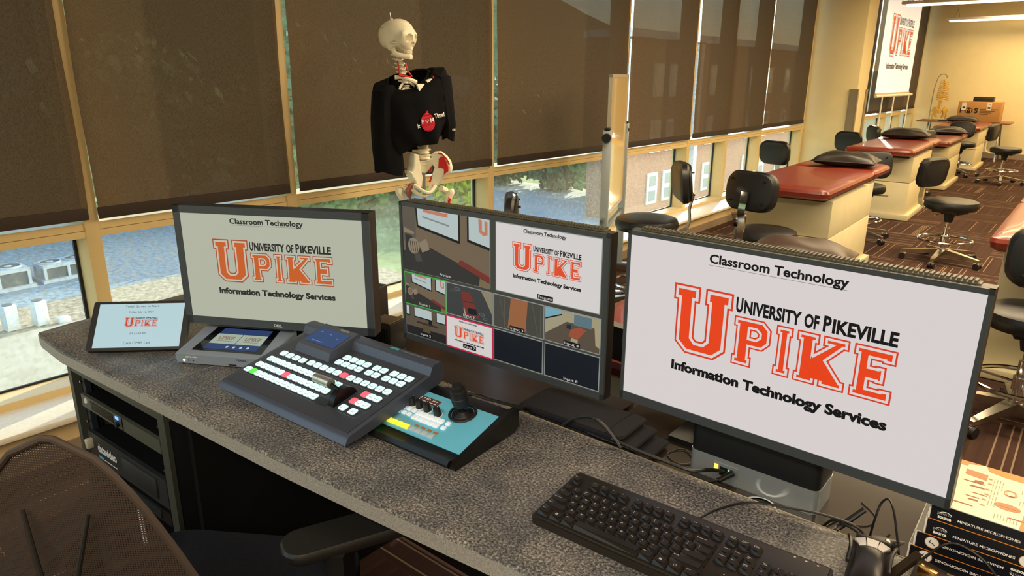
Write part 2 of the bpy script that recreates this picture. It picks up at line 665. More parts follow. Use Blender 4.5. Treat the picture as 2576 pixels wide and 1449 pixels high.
# ---------------------------------------------------------------- outside the windows
gz = -6.0
struct('ground', MB().grid(lambda u, v: Vector((-160 + u * 155, -60 + v * 220, gz - .25)), 2, 2), ground_mat('grass', ('5c6b45', '93a070'), .35))
def hill(u, v):
    a = -1.0 + 2.9 * u
    rr = 95 + 60 * v
    x, y = -sin(a) * rr if False else -rr * cos(a - .25), rr * sin(a - .25)
    top = 34 * (1 - .75 * max(0, min(1, (a - 1.0) / .5)))
    return Vector((x, y, gz + v * top * (1 + .12 * sin(9 * a) + .07 * sin(23 * a))))
struct('hills', MB().grid(hill, 60, 8), ground_mat('wooded_hill', ('24351f', '4d6236'), .12))
gravel_blue = ground_mat('roof_gravel_grey', ('4a585f', '93a1a8'), 5, 10)
gravel_tan = ground_mat('roof_gravel_tan', ('5f5545', 'b3a68f'), 5, 10)
membrane = ground_mat('roof_membrane', ('8b8574', 'a39d8c'), .5)
mb = MB().use(gravel_blue).b2((-38, -22, gz - .2), (-27, 19, gz)).use(gravel_tan).b2((-27, -22, gz - .2), (-24.1, 19, gz - .01)).use(membrane).b2((-24.1, -22, gz - .2), (-12, 9, gz + .02)).use(gravel_tan).b2((-24.1, 9, gz - .2), (-19, 18, gz - .01))
tag(mb.build('flat_roof'), 'flat gravel covered roof below the windows on the left', 'roof')
tag(MB().b2((-38.4, -22, gz - .2), (-37.6, 19, gz + .7)).build('parapet_wall', ground_mat('pink_render', ('a98d86', 'c4aaa2'), 1.2)), 'low pinkish wall along the far edge of the gravel roof', 'wall')
HV = mat('hvac_metal', 'a2aaad', .5, .1)
HVD = mat('hvac_dark', '3f474b', .6)
def rooftop_unit(x, y, rz, s, label):
    t = thing('rooftop_unit', label, 'air conditioner', (x, y, gz), rz, 'air conditioning units on the gravel roof')
    L, W, H = 2.6 * s, 1.5 * s, .8 * s
    MB().use(HV).box((0, 0, .06), (L + .2, W + .2, .12)).box((0, 0, H / 2 + .1), (L, W * .45, H)).b2((-L / 2, -W / 2, H), (L / 2, W / 2, H + .12)).b2((-L / 2, -W / 2, .1), (-L / 2 + .1, -W / 2 + .1, H)).b2((L / 2 - .1, -W / 2, .1), (L / 2, -W / 2 + .1, H)).b2((-.05, -W / 2, .1), (.05, -W / 2 + .1, H)).b2((-L / 2, W / 2 - .1, .1), (L / 2, W / 2, H)).use(HVD).b2((-L / 2 + .1, -W / 2 + .05, .12), (L / 2 - .1, -W / 2 + .12, H)).b2((L / 2 - .04, -W / 2 + .1, .2), (L / 2 + .01, W / 2 - .1, H - .1)).build('cabinet', None, t)
    for k in (-1, 1):
        MB().use(HVD).lathe([(0, 0), (.52 * s, 0), (.52 * s, .02), (0, .03)], (k * L / 4, 0, H + .12)).use(HV).lathe([(.5 * s, 0), (.56 * s, 0), (.56 * s, .06), (.5 * s, .06)], (k * L / 4, 0, H + .12)).lathe([(0, .0), (.12, .0), (.12, .05), (0, .06)], (k * L / 4, 0, H + .12)).build('fan', None, t)
rooftop_unit(-30.0, 6.75, radians(92), .78, 'grey rooftop air conditioner at the left edge of the view')
rooftop_unit(-30.1, 9.05, radians(94), .66, 'grey rooftop air conditioner on the gravel beside the window post')
WC = mat('condenser_white', 'b3b9b9', .5)
for x, y, lab in [(-25.6, 5.45, 'rear white condenser unit at the left edge behind the other one'), (-24.7, 5.75, 'front white condenser unit left on the gravel roof'), (-24.55, 6.5, 'white condenser unit standing alone on the gravel roof near the desk corner')]:
    t = thing('condenser_unit', lab, 'air conditioner', (x, y, gz), .15, 'white condenser units on the gravel roof')
    MB().box((0, 0, .4), (.36, .36, .78), bev=.02).build('cabinet', WC, t)
    MB().lathe([(0, 0), (.14, 0), (.15, .02), (.1, .025), (0, .02)], (0, 0, .79)).build('fan', HVD, t)
    MB().box((.185, -.05, .38), (.012, .24, .5)).build('coil_grille', mat('coil', 'aab4ba', .6), t)
tag(MB().box((-24.3, 7.05, gz + .08), (.3, .34, .18), bev=.02).build('roof_hatch', WC), 'small white box on the gravel near the desk corner', 'box')

def bldg_window(t, y, z, wd, ht, x):
    MB().b2((x - .02, y - wd / 2, z - ht / 2), (x + .07, y + wd / 2, z + ht / 2)).build('window_frame', mat('bldg_white', 'eef0ee', .6), t)
    f = t.children[-1]
    mb = MB()
    for dz in (-.24, .24):
        mb.b2((x + .05, y - wd * .32, z + dz * ht - ht * .17), (x + .085, y + wd * .32, z + dz * ht + ht * .17))
    mb.build('pane', mat('bldg_pane', '7f929a', .15), f)
t = thing('brick_building', 'brick building with white framed windows behind the whiteboard', 'building', (-19.4, 32.5, gz))
MB().b2((-2.3, 0, 0), (0, 34, 9.5)).build('wall', BRICK, t)
MB().b2((-2.6, -.3, 9.5), (.3, 34.3, 9.9)).build('roof_edge', mat('bldg_white', 'eef0ee', .6), t)
for y in (3.2, 5.0, 10.2, 12.4, 16.5, 19.5, 23, 26):
    for z in (1.5, 4.4, 7.4):
        bldg_window(t, y, z, 1.15, 1.75, 0)
MB().b2((0, 7.6, 0), (.35, 8.0, 9.4)).build('downpipe', mat('bldg_white', 'eef0ee', .6), t)
MB().b2((0, 0, 0), (.1, .25, 9.4)).build('corner_trim', mat('bldg_white', 'eef0ee', .6), t)
t = thing('white_house', 'pale house among the trees beyond the road', 'building', (-40, 44, gz))
MB().b2((-3, -4, 0), (3, 4, 5)).build('wall', mat('house_wall', 'cdd3cf', .8), t)
MB().rings([[(-3.4, -4.4, 5), (3.4, -4.4, 5), (0, -4.4, 7.6)], [(-3.4, 4.4, 5), (3.4, 4.4, 5), (0, 4.4, 7.6)]]).build('roof', mat('house_roof', '6d6a68', .8), t)
for y in (-2, 1.5):
    bldg_window(t, y, 2.8, 1.0, 1.8, 3)
tag(MB().b2((-34, 29.8, gz - .3), (-20.2, 36.2, gz + .05)).build('pale_roof', ground_mat('pale_blue_roof', ('74858f', '8d9ba3'), .6)), 'flat pale blue roof in front of the brick building', 'roof')
tag(MB().b2((-60, 37.5, gz - .24), (-21, 42, gz - .18)).b2((-52, 19.5, gz - .24), (-30, 23, gz - .18)).build('street', ground_mat('asphalt', ('a4a9a9', 'bfc3c0'), .5)), 'pale street between the trees', 'street')

def tree(x, y, h, r, col, label, seed, n=1500, cat='tree', name='tree', grp='trees outside the windows', trunk=True, zb=.0, leaf=.28):
    R = random.Random(seed)
    t = thing(name, label, cat, (x, y, gz - .25), R.random() * 6, grp)
    bm = bmesh.new()
    for i in range(n):
        a, ct = R.random() * 2 * pi, R.uniform(-1, 1)
        st = math.sqrt(1 - ct * ct)
        k = R.random() ** .28
        lump = 1 + .18 * sin(3 * a + seed) + .14 * sin(5 * ct * 2 + 2 * a)
        p = Vector((r * k * lump * st * cos(a), r * k * lump * st * sin(a), h * (zb + (1 - zb) / 2) + h * (1 - zb) / 2 * k * ct))
        e1 = Vector((R.gauss(0, 1), R.gauss(0, 1), R.gauss(0, 1))).normalized()
        e2 = e1.orthogonal().normalized()
        s = leaf * R.uniform(.6, 1.5)
        bm.faces.new([bm.verts.new(p + e1 * s), bm.verts.new(p + e2 * s), bm.verts.new(p - e1 * s), bm.verts.new(p - e2 * s)])
    mb = MB()
    mb.take(bm)
    mb.build('foliage', col, t)
    if trunk:
        MB().tube([(0, 0, 0), (.1, 0, h * .4), (0, .1, h * .7)], [.3, .2, .08]).build('trunk', mat('bark', '4a3d30', .9), t)
G1 = mat('leaf_dark', '3c5a31', .7, noise=.35, nscale=.8)
G2 = mat('leaf_mid', '64803f', .7, noise=.3, nscale=.8)
G3 = mat('leaf_yellow', 'c9cc2c', .7, noise=.2, nscale=2)
for i, (x, y, h, r, c) in enumerate([(-41, 10, 9, 4.2, 0), (-43, 18, 10, 4.5, 1), (-40, 26, 8, 4, 0), (-38, 31, 9, 4, 1), (-34.5, 40.5, 8, 3.4, 0), (-29.8, 40.8, 6, 2.6, 0), (-25.6, 40.6, 5.5, 2.3, 1), (-44, 2, 9, 4.2, 0), (-42, -7, 10, 4.5, 1), (-48, 33, 12, 5, 0), (-24.6, 46.5, 6, 2.2, 0), (-33, 24.5, 5, 2.6, 1)]):
    lab = ['dark green leafy tree', 'lighter green leafy tree'][c] + ' ' + ['beyond the parapet of the gravel roof', 'behind the left screen beyond the roof', 'left of the skeleton beyond the window', 'behind the skeleton hips beyond the window', 'right of the yellow bush beyond the window', 'above the pale blue roof on its left', 'above the pale blue roof beside the brick building', 'far left beyond the roof units', 'at the outer left beyond the roof', 'tallest one behind the pale house', 'low one at the left corner of the brick building', 'low one on the lawn left of the yellow bush'][i]
    tree(x, y, h, r, (G1, G2)[c], lab, i + 3, leaf=.34)
tree(-28.6, 29.0, 3.6, 1.9, G3, 'bright yellow green bush in the window beside the skeleton', 77, 900, 'bush', 'bush', None, False, 0, .2)

# ---------------------------------------------------------------- lab stools
VINYL = mat('black_vinyl', '17181a', .38, noise=.15, nscale=40, bump=.15, bscale=500)
CHROME = mat('chrome', 'd9dadb', .12, 1)
STEEL = mat('brushed_steel', 'a3a8ab', .35, .9)
BLACKP = mat('black_plastic', '141517', .45)
ALU = mat('polished_aluminium', 'b9b4aa', .25, 1)

def make_stool(label, seat=.56, back_off=0, base_rot=0):
    t = thing('lab_stool', label, 'stool', (0, 0, 0), 0, 'black padded stools of the lab')
    sr = .2
    MB().lathe([(0, seat - .085), (.15, seat - .085), (.19, seat - .078), (.203, seat - .055), (.203, seat - .03), (.195, seat - .01), (.17, seat), (.09, seat + .004), (0, seat + .004)], n=40).build('seat', VINYL, t)
    # back rest: a curved rounded pad standing behind the seat (local -y)
    def pad(w, h, th):
        rs = []
        for k, (g, yo) in enumerate(((.9, -th / 2), (1, -th / 4), (1, th / 4), (.88, th / 2))):
            L = rrect(w * g, h * g, .085 * g, 5)
            rs.append([(x, yo - .8 * x * x * -1 * .9, z) for x, z in L])
        return rs
    zc = seat + .29 + back_off
    T = Matrix.Translation((0, -.215, zc)) @ Matrix.Rotation(radians(-6), 4, 'X')
    MB(T).rings([[Vector((p[0], p[1], p[2])) for p in r] for r in pad(.36, .25, .06)]).build('backrest', VINYL, t)
    mb = MB(T).rings([[Vector((p[0], p[1] - .033, p[2])) for p in r] for r in pad(.34, .23, .02)])
    for sx in (-1, 1):
        for sz in (-1, 1):
            mb.cyl((sx * .12, -.03, sz * .07), (sx * .12, -.047, sz * .07), .006, n=8)
    mb.build('back_shell', BLACKP, t)
    P = [(0, -.08, seat - .095), (0, -.2, seat - .1), (0, -.262, seat - .07), (0, -.275, seat - .02), (0, -.268, seat + .06), (0, -.285, seat + .14), (0, -.272, zc - .06), (0, -.265, zc + .0)]
    def strap(P, w, th):
        pts = [Vector(p) for p in P]
        rs = []
        for i, p in enumerate(pts):
            d = (pts[min(i + 1, len(pts) - 1)] - pts[max(i - 1, 0)]).normalized()
            nn = Vector((1, 0, 0)).cross(d)
            rs.append([p + Vector((w, 0, 0)) + nn * th, p - Vector((w, 0, 0)) + nn * th, p - Vector((w, 0, 0)) - nn * th, p + Vector((w, 0, 0)) - nn * th])
        return rs
    MB().rings(strap(P, .026, .004)).build('back_bar', CHROME, t)
    MB().use(BLACKP).box((0, 0, seat - .1), (.16, .22, .025), bev=.005).cyl((0, 0, seat - .19), (0, 0, seat - .1), .03, .05).build('mechanism', None, t)
    MB().use(CHROME).cyl((0, 0, .1), (0, 0, seat - .24), .025).cyl((0, 0, seat - .26), (0, 0, seat - .12), .014).build('column', None, t)
    mb = MB().tube([(.2 * cos(a * pi / 18), .2 * sin(a * pi / 18), .2) for a in range(36)], .011, n=8, closed=True)
    for k in range(3):
        a = k * 2 * pi / 3 + .5
        mb.cyl((0, 0, .2), (.2 * cos(a), .2 * sin(a), .2), .006, n=6)
    mb.cyl((0, 0, .17), (0, 0, .23), .034)
    mb.build('foot_ring', CHROME, t)
    MB().cyl((0, 0, .07), (0, 0, .125), .045, .04).build('hub', ALU, t)
    MB().cyl((.1, 0, seat - .108), (.24, .02, seat - .112), .005, n=6).build('lever', CHROME, t)
    for k in range(5):
        a = k * 2 * pi / 5 + base_rot
        T = Matrix.Rotation(a, 4, 'Z')
        MB(T).use(ALU).rings([[(.02, -.028, .12), (.02, .028, .12), (.02, .028, .075), (.02, -.028, .075)], [(.29, -.016, .085), (.29, .016, .085), (.29, .016, .062), (.29, -.016, .062)], [(.31, -.012, .08), (.31, .012, .08), (.31, .012, .062), (.31, -.012, .062)]]).build('leg', None, t)
        MB(T).use(BLACKP).cyl((.3, -.024, .027), (.3, -.004, .027), .026).cyl((.3, .004, .027), (.3, .024, .027), .026).use(CHROME).box((.29, 0, .045), (.045, .03, .02), bev=.006).cyl((.295, 0, .04), (.295, 0, .065), .007).build('caster', None, t)
    return t
def place_stool(proto, label, x, y, rz):
    c = copy_tree(proto)
    c.location = (x, y, 0)
    c.rotation_euler = (0, 0, rz)
    c['label'] = label
    return c
S = make_stool('black padded stool with its back turned to the right, in front of the whiteboard', .64, -.06, .3)
S.location = (-2.19, 4.0, 0); S.rotation_euler = (0, 0, radians(128))
S2 = make_stool('black stool seen from behind, chrome strip on its back, beside the nearest red table', .545, -.02, .3)
S2.location = (-1.63, 4.6, 0); S2.rotation_euler = (0, 0, -.25)
S3 = make_stool('black stool standing free on the carpet right of the second table', .54, -.085, .3)
S3.location = (-.9, 6.85, 0); S3.rotation_euler = (0, 0, -1.95)
for pr, lab, x, y, rz in [
    (S3, 'black stool behind the nearest treatment table, its back before the window', -2.76, 7.45, 2.85),
    (S3, 'black stool back left of the second table, just left of the pier foot', -2.58, 9.5, 2.8),
    (S3, 'black stool half hidden behind another one at the foot of the pier', -2.74, 11.05, 2.2),
    (S3, 'black stool between the nearest table and the second one', -1.72, 7.35, .45),
    (S3, 'black stool between the second and the third table, mostly hidden', -2.0, 10.75, 1.3),
    (S3, 'black stool seen from behind in front of the farthest red table', -1.8, 13.55, .0),
    (S3, 'black stool standing alone on the carpet near the far wall', -1.13, 12.9, -1.75),
    (S2, 'black stool cut off by the right edge of the photo', -.09, 3.68, .2),
    (S3, 'black stool seen edge on between skeleton and whiteboard in front of the window', -2.68, 2.9, 2.27)]:
    place_stool(pr, lab, x, y, rz)

# ---------------------------------------------------------------- treatment tables
RED = mat('red_vinyl', '7a2e22', .3, noise=.12, nscale=90, bump=.25, bscale=260, coat=.15)
CREAM = mat('cream_panel', 'd9cfa8', .5, noise=.03, nscale=8)
PLINTH = mat('plinth', 'c9bf9c', .5)
def make_table(label, top, x, y, rz):
    """x,y = near right corner of the cushion"""
    t = thing('treatment_table', label, 'table', (x, y, 0), rz, 'red treatment tables')
    W, L, HL, th = .69, 1.33, .62, .08
    def cushion(y0, y1):
        rs = []
        for z, g in ((top - th, .03), (top - th * .8, .006), (top - th * .45, 0), (top - th * .22, .008), (top - .012, .02), (top - .003, .045), (top, .1)):
            rs.append([Vector((px, py, z)) for px, py in rrect(W - 2 * g, (y1 - y0) - 2 * g, max(.05 - g * .3, .01), 4, -W / 2, (y0 + y1) / 2)])
        return rs
    mb = MB().rings(cushion(0, L))
    mb.tube([Vector((px, py, top - .022)) for px, py in rrect(W - .022, L - .022, .045, 4, -W / 2, L / 2)], .0035, 5, True)
    mb.build('main_cushion', RED, t)
    mb = MB().rings(cushion(L + .012, L + HL))
    mb.tube([Vector((px, py, top - .022)) for px, py in rrect(W - .022, HL - .034, .045, 4, -W / 2, L + .006 + HL / 2)], .0035, 5, True)
    mb.build('head_cushion', RED, t)
    bt = top - th
    MB().box((-W / 2, L / 2 + .35, bt - .02), (W - .14, L + .3, .03), bev=.004).build('top_frame', mat('dark_frame', '2a2521', .5), t)
    MB().box((-W / 2 + .01, .9, .35 / 2 + .06), (.6, 1.24, .35), bev=.006).build('base', CREAM, t)
    h = bt - .035 - .415
    MB().box((-W / 2 + .01, .9, .415 + h / 2), (.6, 1.24, h), bev=.006).build('upper_base', CREAM, t)
    MB().box((-W / 2 + .01, .9, .034), (.68, 1.32, .062), bev=.008).build('plinth', PLINTH, t)
    return t
make_table('red padded treatment table nearest the camera in the row', .80, -1.34, 4.88, radians(1.5))
make_table('second red treatment table from the camera, with a black pillow at its far end', .80, -1.52, 8.41, radians(2))
make_table('third red treatment table, lower than the one before it', .70, -1.63, 11.3, radians(1.5))
make_table('farthest red treatment table in front of the cardboard box', .76, -1.63, 14.0, radians(1.5))
make_table('red treatment table cut off by the right edge behind a stool', .80, .345, 3.95, 0)
make_table('red treatment table mostly hidden behind the right screen under a brown pillow', .62, -.76, 1.86, 0)

PIL = mat('black_pillow_vinyl', '1b1715', .42, noise=.2, nscale=30, bump=.2, bscale=120)
PILB = mat('brown_pillow_vinyl', '3b2a21', .45, noise=.15, nscale=30)
def pillow(label, x, y, z, w, d, h, rz, m=None):
    def fn(u, v):
        a, b = 2 * u - 1, 2 * v - 1
        e = (1 - abs(a) ** 2.6) * (1 - abs(b) ** 2.6)
        k = 1 - .08 * (1 - abs(a)) * abs(b) ** 3
        j = 1 - .08 * (1 - abs(b)) * abs(a) ** 3
        return (a * w / 2 * j, b * d / 2 * k, e)
    mb = MB()
    def top(u, v):
        x_, y_, e = fn(u, v)
        return Vector((x_, y_, h * .35 + h * .65 * max(e, 0) ** .55 + .004 * sin(13 * u + 7 * v)))
    def bot(u, v):
        x_, y_, e = fn(u, v)
        return Vector((x_, y_, h * .35 - h * .35 * max(e, 0) ** .4))
    mb.grid(top, 22, 16)
    mb.grid(lambda u, v: bot(1 - u, v), 22, 16)
    mb.tube([(fn(*q)[0], fn(*q)[1], h * .35) for q in [(i / 12, 0) for i in range(12)] + [(1, i / 8) for i in range(8)] + [(1 - i / 12, 1) for i in range(12)] + [(0, 1 - i / 8) for i in range(8)]], .004, 5, True)
    o = mb.build('pillow', m or PIL)
    o.location = (x, y, z)
    o.rotation_euler = (0, 0, rz)
    tag(o, label, 'pillow', 'pillows on the treatment tables')
pillow('black pillow on the treatment table nearest the camera', -1.66, 6.42, .80, .5, .36, .12, .12)
pillow('black pillow on the second treatment table', -1.93, 9.95, .80, .54, .38, .13, .1)
pillow('dark pillow on the third, lower treatment table', -1.9, 12.75, .70, .48, .36, .12, .3)
pillow('black pillow on the farthest treatment table in front of the box', -2.1, 15.4, .76, .5, .36, .12, .2)
pillow('dark brown pillow peeking over the top edge of the right screen', -1.06, 3.5, .62, .5, .36, .13, .15, PILB)

# ---------------------------------------------------------------- far end of the room
WOODR = mat('red_brown_laminate', '8a5a3c', .4, noise=.15, nscale=12)
t = thing('folding_table', 'thin long table with splayed legs against the far wall', 'table', (-2.22, 16.6, 0))
MB().box((0, 0, .715), (1.56, .7, .028), bev=.004).build('tabletop', WOODR, t)
for sx in (-1, 1):
    for sy in (-1, 1):
        MB().tube([(sx * .6, sy * .1, .7), (sx * .64, sy * .3, .0)], .014, 8).build('leg', STEEL, t)
t = thing('cardboard_box', 'brown cardboard box with large letters and white stickers on the far table', 'box', (-1.98, 16.5, .73))
CARD = mat('cardboard', 'b98a52', .8, noise=.06, nscale=40)
MB().box((0, 0, .19), (.7, .42, .37), bev=.006).build('carton', CARD, t)
INK = mat('ink_black', '1d1a18', .7)
Tm = frame((-.31, -.2125, .17), (1, 0, 0), (0, 0, 1))
mb = MB(Tm).use(INK).text('F', None, .085, bold=.05).poly([[(.145 + .068 * cos(a * pi / 12), .042 + .056 * sin(a * pi / 12)) for a in range(24)]], 0).text('S', None, .085, Matrix.Translation((.235, 0, 0)), bold=.05)
mb.use(CARD).text('M', .09, .06, Matrix.Translation((.145, .012, .001)), bold=.03, align='C')
mb.use(mat('ink_brown', '6b4a28', .7))
for i in range(4):
    mb.poly([[(.33, .06 - i * .03), (.62 - i * .05, .06 - i * .03), (.62 - i * .05, .072 - i * .03), (.33, .072 - i * .03)]], 0)
mb.build('printing', None, t)
for x in (-.29, .12):
    MB(frame((x, -.213, .22), (1, 0, 0), (0, 0, 1))).use(mat('sticker', 'efe9da', .6)).poly([[(0, 0), (.075, 0), (.075, .14), (0, .14)]], 0).use(INK).text('^', .04, .03, Matrix.Translation((.018, .085, .0006))).poly([[(.015, .03), (.06, .03), (.06, .06), (.015, .06)]], .0006).build('sticker', None, t)
tag(MB().box((-1.95, 16.5, 1.149), (.33, .22, .085), bev=.006).build('black_case', BLACKP), 'small black case lying on top of the cardboard box', 'case')
tag(MB().box((-2.5, 16.38, .737), (.26, .22, .014), bev=.004).build('folder', BLACKP), 'flat dark folder lying at the left end of the far table', 'folder')

# ---------------------------------------------------------------- screens' picture
ORANGE = ('f4552a', 'e8502c')
U_OUT = [(2.72, 2.09), (4.18, 2.09), (4.18, 2.96), (3.98, 2.96), (3.98, 4.8), (4.12, 4.95), (4.44, 4.95), (4.58, 4.8), (4.58, 2.96), (4.45, 2.96), (4.45, 2.09), (5.91, 2.09), (5.91, 2.96), (5.73, 2.96), (5.73, 5.2), (5.11, 5.76), (3.53, 5.76), (2.92, 5.2), (2.92, 2.96), (2.72, 2.96)]
P_OUT = [(6.05, 3.11), (7.53, 3.11), (7.92, 3.5), (7.92, 4.25), (7.55, 4.64), (6.97, 4.64), (6.97, 5.08), (7.06, 5.08), (7.06, 5.62), (6.05, 5.62), (6.05, 5.08), (6.17, 5.08), (6.17, 3.64), (6.05, 3.64)]
P_HOLE = [(6.95, 3.72), (7.16, 3.72), (7.28, 3.82), (7.28, 3.93), (7.16, 4.03), (6.95, 4.03)]
I_OUT = [(8.13, 3.11), (8.92, 3.11), (8.92, 3.6), (8.84, 3.6), (8.84, 5.1), (8.93, 5.1), (8.93, 5.61), (8.13, 5.61), (8.13, 5.1), (8.23, 5.1), (8.23, 3.6), (8.13, 3.6)]
K_OUT = [(9.1, 3.11), (10.12, 3.11), (10.12, 3.62), (10.0, 3.62), (10.0, 3.95), (10.36, 3.62), (10.27, 3.62), (10.27, 3.11), (11.4, 3.11), (11.4, 3.62), (11.2, 3.62), (10.6, 4.3), (11.24, 5.1), (11.4, 5.1), (11.4, 5.61), (10.24, 5.61), (10.24, 5.1), (10.32, 5.1), (10.02, 4.74), (10.02, 5.1), (10.12, 5.1), (10.12, 5.61), (9.1, 5.61), (9.1, 5.1), (9.22, 5.1), (9.22, 3.62), (9.1, 3.62)]
E_OUT = [(11.59, 3.11), (13.32, 3.11), (13.32, 3.79), (12.75, 3.79), (12.75, 3.73), (12.38, 3.73), (12.38, 3.97), (12.52, 3.97), (12.52, 3.93), (12.98, 3.93), (12.98, 4.78), (12.52, 4.78), (12.52, 4.74), (12.38, 4.74), (12.38, 4.98), (12.75, 4.98), (12.75, 4.93), (13.32, 4.93), (13.32, 5.61), (11.59, 5.61), (11.59, 5.08), (11.71, 5.08), (11.71, 3.64), (11.59, 3.64)]
def logo(mb, M, ms, dz=.0003, info=True, title=True, univ=True):
    """the university picture in 16 x 9 units (x right, y down); M maps it on to the panel"""
    F = lambda P: [(x, -y) for x, y in P]
    red, white, fill, dark = ms
    for P, d1, d2, hole in ((U_OUT, .1, .25, None), (P_OUT, .075, .19, P_HOLE), (I_OUT, .075, .19, None), (K_OUT, .075, .19, None), (E_OUT, .075, .19, None)):
        for lvl, (d, m) in enumerate(((0, red), (d1, white), (d2, fill))):
            loops = [F(off2(P, d)) if d else F(P)]
            if hole:
                loops.append(F(off2(hole, -d)) if d else F(hole))
            mb.use(m).poly(loops, dz * (lvl + 1), mtx=M)
    mb.use(dark)
    X = lambda x, y, z=dz: M @ Matrix.Translation((x, -y, z))
    if univ:
        for s, x, w_, h_ in (('U', 6.06, .34, .68), ('NIVERSITY', 6.46, 2.72, .6), ('OF', 9.32, .66, .6), ('P', 10.16, .34, .68), ('IKEVILLE', 10.56, 2.68, .6)):
            mb.text(s, w_, h_, X(x, 2.9), bold=.04)
    if info:
        mb.text('Information Technology Services', 10.5, .47, X(2.85, 6.79), bold=.05)
    if title:
        mb.text('Classroom Technology', 6.5, .42, X(4.48, .74), bold=.03)
        mb.poly([[(4.48, -.875), (10.95, -.875), (10.95, -.86), (4.48, -.86)]], dz, mtx=M)
def pic_mats(tagn, white, es, orange='f4491f', red='ea3f22', dark='16161a', bgc=None):
    return (screen_mat(tagn + '_red', red, es), screen_mat(tagn + '_white', white, es), screen_mat(tagn + '_orange', orange, es), screen_mat(tagn + '_dark', dark, es * .9))

# hanging projection screen in the far corner, in front of the blinds
t = thing('projection_screen', 'white pull-down screen with orange letters hanging before the far blinds', 'projection screen', (-3.0, 12.72, 1.28))
pm = pic_mats('proj', 'f6efe4', .75, 'f0652a', 'ee6a35', '5a5148')
Tp = frame((0, 0, 0), (0, 1, 0), (0, 0, 1))
MB(Tp).use(mat('screen_cloth', 'efeae0', .8, emit='f6efe4', es=.3)).box((1.2, .82, 0), (2.4, 1.64, .006)).build('cloth', None, t)
mb = MB(Tp)
logo(mb, Matrix.Translation((0, 1.62, .0045)) @ Matrix.Diagonal((.15, .18, 1, 1)), pm, .0008)
mb.build('projected_picture', None, t)
MB(Tp).box((1.2, -.015, 0), (2.44, .045, .03), bev=.006).build('bottom_bar', mat('screen_bar', 'cbb184', .4), t)
MB(Tp).box((1.2, 1.7, 0), (2.6, .12, .12), bev=.01).build('housing', WHITE, t)
t = thing('support_stand', 'white bar on three thin rods under the hanging screen', 'stand', (-2.96, 12.6, .89))
MB().cyl((0, 0, .35), (0, 2.6, .35), .022).build('bar', WHITE, t)
for y in (.45, 1.25, 2.4):
    MB().cyl((0, y, -.72), (0, y, .35), .012, n=8).build('rod', WHITE, t)

# pendant lamps
for i, (y, x0) in enumerate([(12.65, -2.78), (16.4, -2.8)]):
    t = thing('pendant_lamp', ['nearer long white pendant lamp in the top right corner', 'farther long white pendant lamp before the far wall'][i], 'lamp', (x0, y, 2.585), 0, 'long pendant lamps under the ceiling')
    MB().box((2.6, 0, .03), (5.2, .2, .045), bev=.012).build('housing', WHITE, t)
    MB().use(mat('lamp_tube', 'fff2d2', .4, emit='ffe9bd', es=3.5)).box((1.28, 0, -.006), (2.44, .11, .025), bev=.008).box((3.85, 0, -.006), (2.5, .11, .025), bev=.008).build('diffuser', None, t)
    for sx in (.12, 2.6, 5.0):
        MB().tube([(sx, 0, .05), (sx + .05, 0, .2), (sx + .05, 0, .7)], .004, 5).tube([(sx + .1, 0, .05), (sx + .05, 0, .2)], .004, 5).build('wire', STEEL, t)

# ---------------------------------------------------------------- whiteboard on posts
t = thing('mobile_whiteboard', 'tall whiteboard on two grey posts seen nearly edge on before the blinds', 'whiteboard', (-2.56, 4.08, 0), 0)
A, B = Vector((0, 0, 0)), Vector((-.29, .69, 0))
d = (B - A).normalized()
nn = Vector((d.y, -d.x, 0))
if nn.x < 0:
    nn = -nn
Lb = (B - A).length
Tb = frame((0, 0, .585), d, (0, 0, 1))
MB(Tb).use(mat('whiteboard_face', 'e6c684', .12, coat=.4)).box((Lb / 2, .47, 0), (Lb - .03, .91, .018)).build('board', None, t)  # warm reflected room light is put into the face colour
mb = MB(Tb)
for a, b in (((0, 0, -.012), (Lb, .022, .012)), ((0, .918, -.012), (Lb, .94, .012)), ((0, 0, -.012), (.02, .94, .012)), ((Lb - .02, 0, -.012), (Lb, .94, .012))):
    mb.b2(a, b)
mb.build('board_frame', mat('satin_frame', 'c9c3b2', .35, .6), t)
Tb0 = frame((0, 0, 0), d, (0, 0, 1))
POST = mat('post_grey', 'a9b3b5', .4, .25)
for k, x in enumerate((-.035, Lb + .035)):
    MB(Tb0).use(POST).box((x, .61, 0), (.035, 1.12, .055), bev=.003).build('post', None, t)
    MB(Tb0).use(BLACKP).box((x, 1.175, 0), (.042, .02, .038), bev=.004).cyl((x - .0175, 1.12, .0), (x - .05 if k == 0 else x + .05, 1.12, .0), .03).build('knob', None, t)
    MB(Tb0).use(STEEL).box((x, .055, 0), (.05, .03, .3), bev=.004).build('foot', None, t)
    for z in (-.13, .13):
        MB(Tb0).use(BLACKP).cyl((x - .012, .022, z), (x + .012, .022, z), .021).build('caster', None, t)
MB(Tb0).use(STEEL).box((Lb / 2, .5, 0), (Lb + .04, .03, .025)).b2((-.14, .56, -.01), (-.03, .585, .01)).build('cross_bar', None, t)

